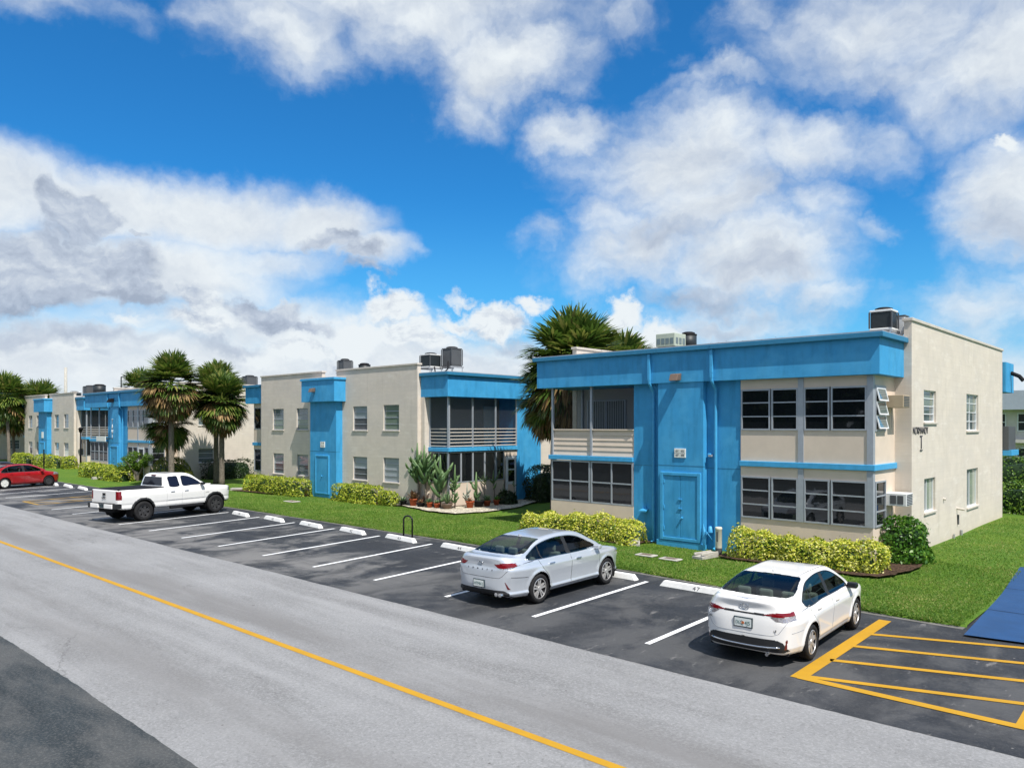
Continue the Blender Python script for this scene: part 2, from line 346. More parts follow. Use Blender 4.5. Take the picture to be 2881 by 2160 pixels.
mat('stripe_yellow_faded', (.40, .25, .06), .8, .2, fn=ywear, var=.1)
def lawnc(k, c, base, b):
    n = k.noise(c, .55, 6, .6); base = k.mix(k.step(n, .38, .70, 0, .65), base, (.15, .22, .026, 1))
    n2 = k.noise(c, 3.5, 6, .65); base = k.mix(k.step(n2, .45, .75, 0, .6), base, (.065, .15, .013, 1))
    n3 = k.noise(c, 1.7, 5, .7); base = k.mix(k.step(n3, .62, .78, 0, .55), base, (.22, .20, .06, 1))
    g = k.noise(c, 16, 5, .85); base = k.mix(k.step(g, .47, .62, 0, .75), base, (.040, .095, .010, 1))
    g = k.noise(c, 11, 5, .85); return k.mix(k.step(g, .55, .68, 0, .6), base, (.24, .30, .05, 1))
mat('lawn', (.080, .160, .020), .9, .15, bump=1.0, bscale=45, fn=lawnc)
mat('far_ground', (.085, .13, .04), .95, .1, var=.3, vscale=.2)
def mulchc(k, c, base, b):
    v = k.new('ShaderNodeTexVoronoi'); k.put(v.inputs['Vector'], c); v.inputs['Scale'].default_value = 22
    return k.mix(.8, base, k.mix(k.sep(v.outputs['Color'])[0], (.018, .012, .009, 1), (.12, .075, .05, 1)))
mat('mulch', (.06, .04, .03), .95, .1, bump=1.0, bscale=30, fn=mulchc)
def gravc(k, c, base, b):
    v = k.new('ShaderNodeTexVoronoi'); k.put(v.inputs['Vector'], c); v.inputs['Scale'].default_value = 16
    return k.mix(1.0, base, k.mix(k.sep(v.outputs['Color'])[1], (.35, .33, .30, 1), (1.1, 1.08, 1.0, 1)), 'MULTIPLY')
mat('gravel', (.62, .58, .50), .9, .2, bump=1.0, bscale=20, fn=gravc)
def pathc(k, c, base, b):
    n = k.noise(c, 2.5, 6, .6); return k.mix(k.step(n, .45, .75, 0, .4), base, (.018, .060, .145, 1))
mat('path_blue', (.014, .060, .165), .65, .35, var=.1, bump=.25, fn=pathc)

def ss(x, a, b):
    t = min(1, max(0, (x - a) / (b - a))); return t * t * (3 - 2 * t)
def gz(x, y): return .20 * ss(x, -10.5, -7) * ss(y, 20.5, 24.5)
def sheet(name, x0, x1, y0, y1, z, m): 
    return structure(MB().quad((x0, y0, z), (x1, y0, z), (x1, y1, z), (x0, y1, z)).build(name, m))
sheet('ground', -1500, 1500, -1500, 1500, -.03, MATS['far_ground'])
sheet('road', -400, 120, 3.9, 11.15, -.012, MATS['road_asphalt'])
def ragged(name, y_edge, y_far, z, m, seed):
    r = np.random.default_rng(seed); xs = np.r_[-400, np.arange(-90, 12, .12), 120]; e = y_edge + .012 * np.sin(xs * .7 + seed) + .006 * np.sin(xs * 2.3) + r.normal(0, .004, len(xs)); V = []; F = []
    for i, x in enumerate(xs):
        V += [(x, e[i], z), (x, y_far, z)]
        if i: F.append((2 * i - 2, 2 * i, 2 * i + 1, 2 * i - 1))
    structure(link_mesh(name, V, F, MATS[m]))
ragged('parking_lot', 10.95, 18.6, -.008, 'lot_asphalt', 3)
ragged('apron', 4.12, -60, -.006, 'apron_asphalt', 5)
# lawn: front edge follows the lot
EDGE = [(-400, 18.2), (-32.2, 18.16), (-19.2, 18.12), (-12.6, 17.75), (-5.7, 17.27), (-3.72, 17.22)]
def yedge(x): return float(np.interp(x, [e[0] for e in EDGE], [e[1] for e in EDGE]))
def lawn():
    xs = list(np.arange(-140, -60, 4.)) + list(np.arange(-60, -3.7, .5)) + [-3.7]
    vs = []; fs = []; ny = 60
    for x in xs:
        e = yedge(x) + .03 * math.sin(x * 3.1) + .03 * math.sin(x * 7.7)
        for j in range(ny):
            t = (j / (ny - 1)) ** 1.6; y = e + t * (70 - e)
            z = gz(x, y) + (.035 * math.sin(x * .9) * math.sin(y * .8) + .03 if j > 1 else (0.03 if j else -.01))
            vs.append((x, y, z))
    for i in range(len(xs) - 1):
        for j in range(ny - 1): fs.append((i * ny + j, (i + 1) * ny + j, (i + 1) * ny + j + 1, i * ny + j + 1))
    structure(link_mesh('lawn', vs, fs, MATS['lawn'], None, True))
lawn()
mat('kerb', (.15, .145, .135), .9, .2, var=.3, vscale=4)
def path():
    mb = MB(); ys = list(np.arange(16.5, 60, .75)); L = lambda y: -3.58 - .045 * (y - 16.5)
    for a, b in zip(ys[:-1], ys[1:]):
        za, zb = gz(-6, a) + .035, gz(-6, b) + .035
        sk = lambda x, y: y + (x + 3.55) * .14 if y < 17 else y
        mb.quad((L(a), sk(L(a), a), za), (-1.6, sk(-1.6, a), za), (-1.6, b, zb), (L(b), b, zb))
    structure(mb.build('path', MATS['path_blue']))
    mj = MB()
    for y in (19.1, 21.65, 24.2, 26.7, 29.2, 31.7):
        z = gz(-6, y) + .039; mj.quad((L(y), y - .012, z), (-1.6, y + .02, z), (-1.6, y + .045, z), (L(y), y + .012, z))
    structure(mj.build('path_joints', MATS['black']))
    MBc = MB()
    for (a, b) in zip(EDGE[:-1], EDGE[1:]):
        a = (max(a[0], -140), a[1]); MBc.quad((a[0], a[1] - .16, -.004), (b[0], b[1] - .16, -.004), (b[0], b[1] + .05, -.004), (a[0], a[1] + .05, -.004))
    structure(MBc.build('kerb_edge', MATS['kerb']))
    sheet('side_lawn', -1.6, 60, 17.2, 60, .0, MATS['lawn'])
path()
def strip(name, a, b, w, m, z=.0):
    a = Vector((*a, z)); b = Vector((*b, z)); n = (b - a).normalized().cross(Vector((0, 0, 1))) * w / 2
    return structure(MB().quad(a - n, a + n, b + n, b - n).build(name, MATS[m]))
strip('centre_line', (-200, 7.44), (60, 7.44), .14, 'stripe_yellow', -.008)
STR = [((-55.15, 13.3), (-55.9, 16.75)), ((-52.0, 12.1), (-53.4, 16.9)), ((-49.05, 12.05), (-50.4, 16.9)), ((-40.77, 11.9), (-41.9, 16.9)), ((-38.0, 11.93), (-39.1, 16.95)), ((-35.24, 11.9), (-36.2, 17.0)),
       ((-32.66, 11.95), (-33.54, 17.06)), ((-29.85, 12.01), (-30.8, 17.08)), ((-27.12, 12.04), (-28.0, 17.11)), ((-24.37, 12.04), (-25.24, 17.16)), ((-21.61, 12.10), (-22.38, 17.14)),
       ((-18.84, 12.10), (-19.55, 17.16)), ((-16.07, 12.14), (-16.62, 17.1)), ((-13.30, 12.10), (-13.7, 17.05)), ((-10.56, 12.08), (-10.80, 16.78)), ((-7.72, 12.0), (-7.93, 16.7)),
       ((-58.1, 12.1), (-59.2, 16.9)), ((-61, 12.1), (-62.2, 16.9)), ((-64, 12.1), (-65.2, 16.9))]
for a, b in STR: strip('parking_stripe', a, b, .115, 'stripe_white')
# hatched bays
def hatch(segs, w, m):
    for i, (a, b, f) in enumerate(segs): strip('hatch_stripe', a, b, w * f, m, .0 + .0012 * (i % 3))
hatch([((-4.93, 12.0), (-5.06, 16.76), 1.7), ((-4.95, 15.46), (-1.2, 16.93), 1), ((-4.93, 14.40), (-1.2, 15.77), 1), ((-4.9, 13.30), (-1.2, 14.66), 1), ((-4.9, 12.15), (-1.0, 13.46), 1),
       ((-4.93, 12.06), (-.5, 12.06), 1.25), ((-1.9, 12.04), (-2.0, 16.8), 1.7)], .14, 'stripe_yellow')
hatch([((-46.23, 12.15), (-47.5, 16.8), 1), ((-43.68, 12.18), (-45.0, 16.8), 1), ((-46.23, 12.15), (-43.68, 12.18), 1.2), ((-45.9, 12.27), (-43.99, 13.23), 1), ((-46.64, 13.41), (-44.41, 14.47), 1), ((-46.88, 14.54), (-45.2, 15.4), 1), ((-47.2, 15.7), (-45.3, 16.6), 1)], .12, 'stripe_yellow_faded')
# beds
BEDS = []
def bed(name, pts, m, z=.05, sub=14):
    z += .045; BEDS.append(pts)
    c = np.mean(pts, axis=0); vs = [(c[0], c[1], gz(*c) + z)]; n = len(pts); P = []
    for i in range(n):
        a, b = np.array(pts[i]), np.array(pts[(i + 1) % n])
        for t in range(6): P.append(a + (b - a) * t / 6)
    for i, q in enumerate(P): 
        q = q + .05 * np.array([math.sin(i * 2.3), math.cos(i * 1.7)]); vs.append((q[0], q[1], gz(*q) + z - .012))
    structure(link_mesh(name, vs, [(0, i + 1, (i + 1) % len(P) + 1) for i in range(len(P))], MATS[m]))
bed('mulch_bed', [(-11.1, 21.0), (-9, 20.75), (-7, 20.75), (-6.4, 21.0), (-5.95, 22.3), (-6.0, 24.2), (-6.9, 24.6), (-7.5, 22.4), (-11.1, 22.3)], 'mulch', .065)
bed('mulch_bed', [(-19.6, 21.35), (-14.4, 21.1), (-14.0, 22.2), (-19.6, 22.4)], 'mulch', .06)
bed('mulch_bed', [(-44.6, 23.3), (-43.6, 22.4), (-37.4, 23.3), (-37.4, 24.2), (-44.6, 24.5)], 'mulch', .06)
bed('mulch_bed', [(-35.0, 23.3), (-29.6, 23.6), (-29.0, 24.2), (-35.0, 24.4)], 'mulch', .06)
bed('gravel_bed', [(-29.6, 23.9), (-26.6, 23.15), (-24.9, 23.2), (-24.4, 24.8), (-24.6, 27.0), (-25.6, 29.2), (-26.4, 31.5), (-25.2, 34), (-27.3, 34.5), (-27.2, 27), (-28.8, 24.6)], 'gravel', .07)
bed('mulch_bed', [(-29.8, 24.4), (-26.9, 24.5), (-26.8, 28.8), (-27.3, 29.5), (-28.9, 26)], 'mulch', .085)
# ---------------------------------------------------------------- apartment buildings
def front(Y): return lambda p: (p[0], Y + p[1], p[2])          # (along, depth inwards, height) on a wall facing the road
def side(X): return lambda p: (X - p[1], p[0], p[2])           # on a wall facing +X
def back_dark(): return MATS['dark_glass']
def wall_open(mp, u0, u1, z0, z1, holes, reveal=.14):
    """wall face with openings and their reveals"""
    mb = MB(mp); us = sorted({u0, u1, *[h[0] for h in holes], *[h[1] for h in holes]}); zs = sorted({z0, z1, *[h[2] for h in holes], *[h[3] for h in holes]})
    for a, b in zip(us[:-1], us[1:]):
        for c, d in zip(zs[:-1], zs[1:]):
            um, zm = (a + b) / 2, (c + d) / 2
            if any(h[0] < um < h[1] and h[2] < zm < h[3] for h in holes): continue
            mb.quad((a, 0, c), (b, 0, c), (b, 0, d), (a, 0, d))
    for (a, b, c, d) in holes:
        r = reveal
        mb.quad((a, 0, c), (a, r, c), (a, r, d), (a, 0, d)); mb.quad((b, 0, c), (b, 0, d), (b, r, d), (b, r, c))
        mb.quad((a, 0, d), (a, r, d), (b, r, d), (b, 0, d)); mb.quad((a, 0, c), (b, 0, c), (b, r, c), (a, r, c))
    return mb
def window(root, mp, u0, u1, z0, z1, depth=.10, us=(), zs=(), pane='dark_glass', frame='alu', fw=.04, sill=False, lower=None, split=.5):
    """window > frame, sill ; us / zs are glazing bars in fractions"""
    w = MB(mp).box(u0 + .01, u1 - .01, depth, depth + .03, z0 + .01, z1 - .01).build('window', MATS[pane], root)
    if lower: MB(mp).box(u0 + fw, u1 - fw, depth - .008, depth + .005, z0 + fw, z0 + (z1 - z0) * split).build('lower_sash', MATS[lower], w)
    f = MB(mp); d0, d1 = depth - .035, depth + .01
    f.box(u0, u0 + fw, d0, d1, z0, z1); f.box(u1 - fw, u1, d0, d1, z0, z1); f.box(u0 + fw, u1 - fw, d0 + .002, d1, z0, z0 + fw); f.box(u0 + fw, u1 - fw, d0 + .002, d1, z1 - fw, z1)
    for t in us: x = u0 + (u1 - u0) * t; f.box(x - fw * .45, x + fw * .45, d0 + .004, d1, z0 + fw, z1 - fw)
    for t in zs: z = z0 + (z1 - z0) * t; f.box(u0 + fw, u1 - fw, d0 + .007, d1, z - fw * .4, z + fw * .4)
    f.build('frame', MATS[frame], w)
    if sill: MB(mp).box(u0 - .05, u1 + .05, -.05, depth - .03, z0 - .07, z0 - .002).build('sill', MATS['cap'], w, bevel=.01)
    return w
def boxpart(name, m, root, *b, mp=None, bevel=0):
    return MB(mp).box(*b).build(name, MATS[m], root, bevel=bevel)

def type_a(sh, label, near=True, lowdoor=False):
    """long fascia with a screened porch, a blue stair tower and a window bay facing the road; plain gable wall to the right"""
    X = lambda x: x + sh
    root = thing('apartment_building', (X(-12.9), 24.3, 0), label, 'apartment building', 'blue and beige apartment buildings')
    F = front(0); YB = 22.37; YW = 24.29; YF = 22.11
    # gable wall, front return wall, left wall and back
    gm = side(X(-6.61))
    if near: gh = [(25.53, 26.90, 4.10, 5.07), (30.84, 32.64, 3.81, 5.11), (25.58, 26.80, 1.34, 2.37), (30.89, 32.58, 1.07, 2.43)]
    else: gh = [(25.67, 26.84, 4.0, 5.0), (31.0, 32.6, 3.9, 5.0), (25.67, 26.84, 1.25, 2.28), (31.0, 32.6, 1.2, 2.3)]
    g = wall_open(gm, 24.29, 36.9, -.1, 7.04, gh)
    g.quad((24.29, 0, -.1), (24.29, 0, 7.04), (24.29, .21, 7.04), (24.29, .21, -.1)); g.quad((36.9, 0, -.1), (36.9, .21, -.1), (36.9, .21, 7.04), (36.9, 0, 7.04)); g.quad((24.29, .21, 6.4), (24.29, .21, 7.04), (36.9, .21, 7.04), (36.9, .21, 6.4))
    g.build('gable_wall', MATS['beige'], root)
    for bx in ((-18.9, -14.95, YW, YW + .15, -.1, 5.4), (-11.0, -6.82, YW, YW + .15, -.1, 6.3), (-18.93, -6.62, 36.7, 36.88, -.1, 6.3)): boxpart('wall', 'beige', root, X(bx[0]), X(bx[1]), *bx[2:])
    lw = MB().box(X(-19.14), X(-18.93), YW, 36.9, -.1, 7.04); lw.build('gable_wall', MATS['beige'], root)
    cp = MB(); cp.box(X(-6.86), X(-6.57), 24.24, 36.95, 7.04, 7.13); cp.build('parapet_cap', MATS['cap'], root, bevel=.01)
    MB().box(X(-19.18), X(-18.89), 24.24, 36.95, 7.04, 7.13).build('parapet_cap', MATS['cap'], root, bevel=.01)
    MB().box(X(-18.93), X(-6.82), YW + .1, 36.8, 6.3, 6.5).build('roof', MATS['roof_gray'], root)
    # fascia and lip
    fa = MB(); fa.box(X(-19.14), X(-6.82), YF, YW - .003, 5.40, 6.40); fa.build('fascia', MATS['blue'], root)
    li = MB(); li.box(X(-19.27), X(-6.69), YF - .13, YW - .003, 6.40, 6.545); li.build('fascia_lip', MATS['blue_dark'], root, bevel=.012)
    MB().box(X(-19.24), X(-6.72), YF - .11, YW + .1, 6.545, 6.575).build('roof_edge', MATS['roof_gray'], root)
    if near:
        rf = MB(); rf.box(X(-10), X(-6.5), 36.95, 38.6, 5.37, 6.6); rf.build('rear_fascia', MATS['blue'], root)
        MB().box(X(-10), X(-6.40), 36.96, 38.4, 2.98, 3.95).build('rear_railing', MATS['unit_gray'], root)
        MB().box(X(-10), X(-6.30), 36.955, 38.5, 2.75, 2.97).build('rear_band', MATS['blue_trim'], root)
        MB().tube([(X(-6.5), 38.0, 6.2), (X(-6.2), 38.0, 6.05), (X(-6.05), 38.0, 5.85)], .08).build('rear_lamp_arm', MATS['black'], root)
    # blue recess walls and stair tower
    b = MB(); b.box(X(-14.95), X(-13.82), YB + .03, YB + .2, -.05, 5.4); b.box(X(-12.15), X(-11.0), YB + .03, YB + .2, -.05, 5.4)
    b.box(X(-14.95), X(-14.80), YB + .2, YW, -.05, 5.4); b.box(X(-11.15), X(-11.0), YB + .2, YW, -.05, 5.4)
    b.build('recess_wall', MATS['blue'], root)
    TY = 22.15
    tw = MB(); tw.box(X(-13.82), X(-12.15), TY, YB + .2, 0.0, 5.4); tw.build('stair_tower', MATS['blue'], root)
    j = MB(); j.box(X(-13.825), X(-12.145), TY - .004, TY + .1, 2.665, 2.69); j.box(X(-14.94), X(-13.83), YB + .026, YB + .1, 2.62, 2.64); j.box(X(-12.14), X(-11.01), YB + .026, YB + .1, 2.62, 2.64)
    j.build('joint', MATS['blue_dark'], root)
    # plinth under the door, double utility door
    MB().box(X(-13.86), X(-12.11), TY - .05, TY + .1, -.05, .20).build('plinth', MATS['blue_trim'], root, bevel=.015)
    df = MB(); df.box(X(-13.71), X(-13.59), TY - .07, TY + .02, .22, 2.46); df.box(X(-12.34), X(-12.22), TY - .07, TY + .02, .22, 2.46); df.box(X(-13.59), X(-12.34), TY - .068, TY + .02, 2.35, 2.458); df.box(X(-13.59), X(-12.34), TY - .068, TY + .02, .222, .33)
    door = df.build('utility_door', MATS['blue_trim'], root, bevel=.012)
    for (a, c) in ((-13.585, -12.975), (-12.962, -12.345)):
        lf = MB().box(X(a), X(c), TY - .035, TY + .01, .335, 2.345).build('door_leaf', MATS['blue'], door, bevel=.008)
    for z in (1.56, 1.26): boxpart('latch', 'blue_trim', door, X(-13.03), X(-12.90), TY - .065, TY - .03, z, z + .035)
    MB().tube([(X(-12.90), TY - .03, .98), (X(-12.90), TY - .10, .98)], .035).build('handle', MATS['blue_trim'], door)
    for z in (.55, 1.25, 2.1): MB().tube([(X(-13.565), TY - .05, z), (X(-13.565), TY - .05, z + .12)], .018).build('hinge', MATS['blue_trim'], door)
    # downspouts
    for x in (-14.12, -11.82):
        d = MB(); d.box(X(x - .05), X(x + .05), YF - .09, YF - .004, 5.5, 6.38)
        d.build('downspout', MATS['blue_trim'], root, bevel=.01)
        e = MB(); e.tube([(X(x), YF - .045, 5.52), (X(x), YF - .03, 5.40), (X(x + .02), YB - .09, 5.16), (X(x + .02), YB - .06, 5.05), (X(x + .02), YB - .06, .12), (X(x + .02), YB - .2, .05)], .052, 8)
        e.build('downspout', MATS['blue_trim'], root)
    # porch on the left: railing and screen above, enclosed windows below
    MB().box(X(-18.75), X(-14.96), YB - .06, YW, 2.72, 2.88).build('porch_floor', MATS['blue_trim'], root, bevel=.012)
    base = MB(); base.box(X(-18.66), X(-14.96), YB, YB + .12, -.05, 1.17); base.box(X(-18.66), X(-18.54), YB + .12, YW, -.05, 1.17); base.build('porch_base_wall', MATS['beige_panel'], root)
    if near:
        rl = MB()
        for i in range(5): 
            z0 = 2.89 + i * .185; rl.add([(X(-18.6), YB + .050, z0), (X(-14.96), YB + .050, z0), (X(-14.96), YB + .075, z0 + .19), (X(-18.6), YB + .075, z0 + .19), (X(-18.6), YB + .08, z0 + .004), (X(-14.96), YB + .08, z0 + .004)], [(0, 1, 2, 3), (0, 1, 5, 4)])
            rl.box(X(-18.6), X(-18.56), YB + .08, YW, z0, z0 + .172)
        rl.box(X(-18.62), X(-14.96), YB + .0, YB + .09, 3.815, 3.86); rl.build('porch_railing', MATS['beige_panel'], root)
        posts = (-18.6, -16.78)
    else:
        rl = MB()
        for i in range(6): z0 = 2.93 + i * .175; rl.box(X(-18.6), X(-14.96), YB + .02, YB + .06, z0, z0 + .05)
        rl.build('porch_railing', MATS['cap'], root); posts = (-18.6, -16.78)
    for x in posts: boxpart('porch_post', 'alu', root, X(x - .04), X(x + .04), YB - .005, YB + .075, 2.882, 5.398)
    boxpart('porch_post', 'alu', root, X(-18.64), X(-18.56), YW - .1, YW - .02, 2.885, 5.398)
    sc = MB(); sc.quad((X(-18.55), YB + .1, 2.9), (X(-14.96), YB + .1, 2.9), (X(-14.96), YB + .1, 5.39), (X(-18.55), YB + .1, 5.39))
    if near: sc.quad((X(-18.6), YB + .1, 2.9), (X(-18.6), YW, 2.9), (X(-18.6), YW, 5.39), (X(-18.6), YB + .1, 5.39))
    sc.build('porch_screen', MATS['screen_thin' if near else 'screen'], root)
    sd = MB().box(X(-18.3), X(-16.6), YW - .05, YW - .01, 2.92, 4.93).build('sliding_door', MATS['vertical_blind'], root)
    fr = MB(); fr.box(X(-18.36), X(-18.30), YW - .07, YW, 2.9, 4.98); fr.box(X(-16.6), X(-16.54), YW - .07, YW, 2.9, 4.98); fr.box(X(-18.3), X(-16.6), YW - .069, YW, 4.93, 4.98); fr.box(X(-17.47), X(-17.42), YW - .068, YW, 2.9, 4.93); fr.build('frame', MATS['alu'], sd)
    iw = MB().box(X(-18.9), X(-14.96), YW - .008, YW - .004, 2.9, 5.39); iw.build('porch_back_wall', MATS['interior_wall'], root)
    for (a, c) in ((-18.64, -16.83), (-16.79, -14.97)):
        window(root, front(YB), X(a), X(c), 1.18, 2.70, .03, (.5,), (.5,), fw=.055)
    # window bay on the right
    bp = MB(); L, Rr = X(-10.98), X(-7.07)
    bp.box(L, Rr, YB, YB + .1, -.05, 1.15); bp.box(L, Rr, YB, YB + .1, 2.43, 2.74); bp.box(L, Rr, YB, YB + .1, 2.90, 3.85); bp.box(L, Rr, YB, YB + .1, 5.10, 5.398)
    for (z0, z1) in ((-.05, 1.15), (2.43, 2.74), (2.90, 3.85), (5.10, 5.398)): bp.box(Rr - .1, Rr, YB + .1, 23.42, z0, z1)
    bp.box(Rr - .1, Rr, 23.42, YW, -.05, 2.735); bp.box(Rr - .1, Rr, 23.42, YW, 2.90, 5.398)
    bp.build('bay_panel', MATS['beige_panel'], root)
    for (z0, z1) in ((1.15, 2.735), (2.90, 5.397)):
        boxpart('pilaster', 'alu', root, X(-9.165), X(-9.0), YB - .03, YB + .08, z0, z1); boxpart('pilaster', 'alu', root, Rr - .155, Rr + .012, YB - .03, YB + .14, z0, z1)
    bd = MB(); bd.box(X(-11.0), Rr + .07, YB - .07, YB + .1, 2.735, 2.90); bd.box(Rr - .1, Rr + .07, YB + .1, YW, 2.735, 2.90); bd.build('band', MATS['blue_trim'], root, bevel=.012)
    for (z0, z1) in ((1.15, 2.43), (3.85, 5.10)):
        if lowdoor and z0 < 2: continue
        for (a, c) in ((-10.96, -10.02), (-9.98, -9.17), (-8.99, -8.25), (-8.21, -7.23)):
            window(root, front(YB), X(a), X(c), z0, z1, .0, (), (.333, .667), fw=.045)
    if lowdoor:
        for (a, c) in ((-10.96, -10.02), (-9.98, -9.17), (-7.9, -7.23)): window(root, front(YB), X(a), X(c), 1.15, 2.43, .0, (), (.5,), fw=.045)
        d = boxpart('glass_door', 'dark_glass', root, X(-8.95), X(-8.05), YB - .02, YB + .03, .15, 2.3)
        f = MB(); f.box(X(-9.02), X(-8.90), YB - .05, YB - .021, .15, 2.42); f.box(X(-8.10), X(-7.98), YB - .05, YB - .021, .15, 2.42); f.box(X(-8.9), X(-8.1), YB - .049, YB - .021, 2.28, 2.42); f.box(X(-8.9), X(-8.1), YB - .049, YB - .021, 1.1, 1.2); f.build('frame', MATS['white_frame'], d)
    sm = side(Rr)
    window(root, sm, 22.52, 23.40, 1.15, 2.43, .0, (), (.333, .667), fw=.045)
    # upper side window: three awning sashes pushed open
    wr = MB(sm).box(22.52, 23.40, .02, .05, 3.85, 5.10).build('window', MATS['dark_glass'], root)
    fr = MB(sm); fr.box(22.50, 22.56, -.03, .02, 3.83, 5.12); fr.box(23.36, 23.42, -.03, .02, 3.83, 5.12); fr.box(22.56, 23.36, -.029, .02, 5.06, 5.12); fr.box(22.56, 23.36, -.029, .02, 3.83, 3.88); fr.build('frame', MATS['alu'], wr)
    for z1 in (5.06, 4.67, 4.28):
        def tm(p, z1=z1):
            a = R(14 if near else 0); d = z1 - p[2]; return (Rr + .035 + math.sin(a) * d - p[1], p[0], z1 - math.cos(a) * d)
        sa = MB(tm); 
        for bx in ((22.58, 22.62, 0, .03, z1 - .39, z1), (23.30, 23.34, 0, .03, z1 - .39, z1), (22.62, 23.30, .001, .03, z1 - .39, z1 - .35), (22.62, 23.30, .001, .03, z1 - .04, z1)): sa.box(*bx)
        so_ = sa.build('sash', MATS['white_frame'], wr)
        MB(tm).box(22.62, 23.30, .012, .02, z1 - .35, z1 - .04).build('pane', MATS['teal_pane'], wr)
    # gable windows
    kinds = [((), (.25, .5, .75), 'teal_pane', 'white_frame'), ((.45,), (.25, .5, .75), 'teal_pane', 'white_frame'), ((.42,), (), 'teal_pane', 'white_frame'), ((.42,), (), 'teal_pane', 'white_frame')]
    if not near: kinds = [((), (.33, .67), 'teal_pane', 'white_frame')] * 4
    for hh, (us, zs, pn, frm) in zip(gh, kinds):
        wn = window(root, gm, *hh, .10, us, zs, pn, frm, fw=.035, sill=True)
        if near and hh[2] < 2: MB(gm).box(hh[0] + (hh[1] - hh[0]) * .46, hh[1] - .05, .09, .105, hh[2] + .05, hh[3] - .05).build('curtain', MATS['curtain_pane'], wn)
        elif near: MB(gm).box(hh[0] + .05, hh[1] - .05, .09, .105, (hh[2] + hh[3]) / 2 + .03, hh[3] - .05).build('upper_sash', MATS['green_pane'], wn)
    return root

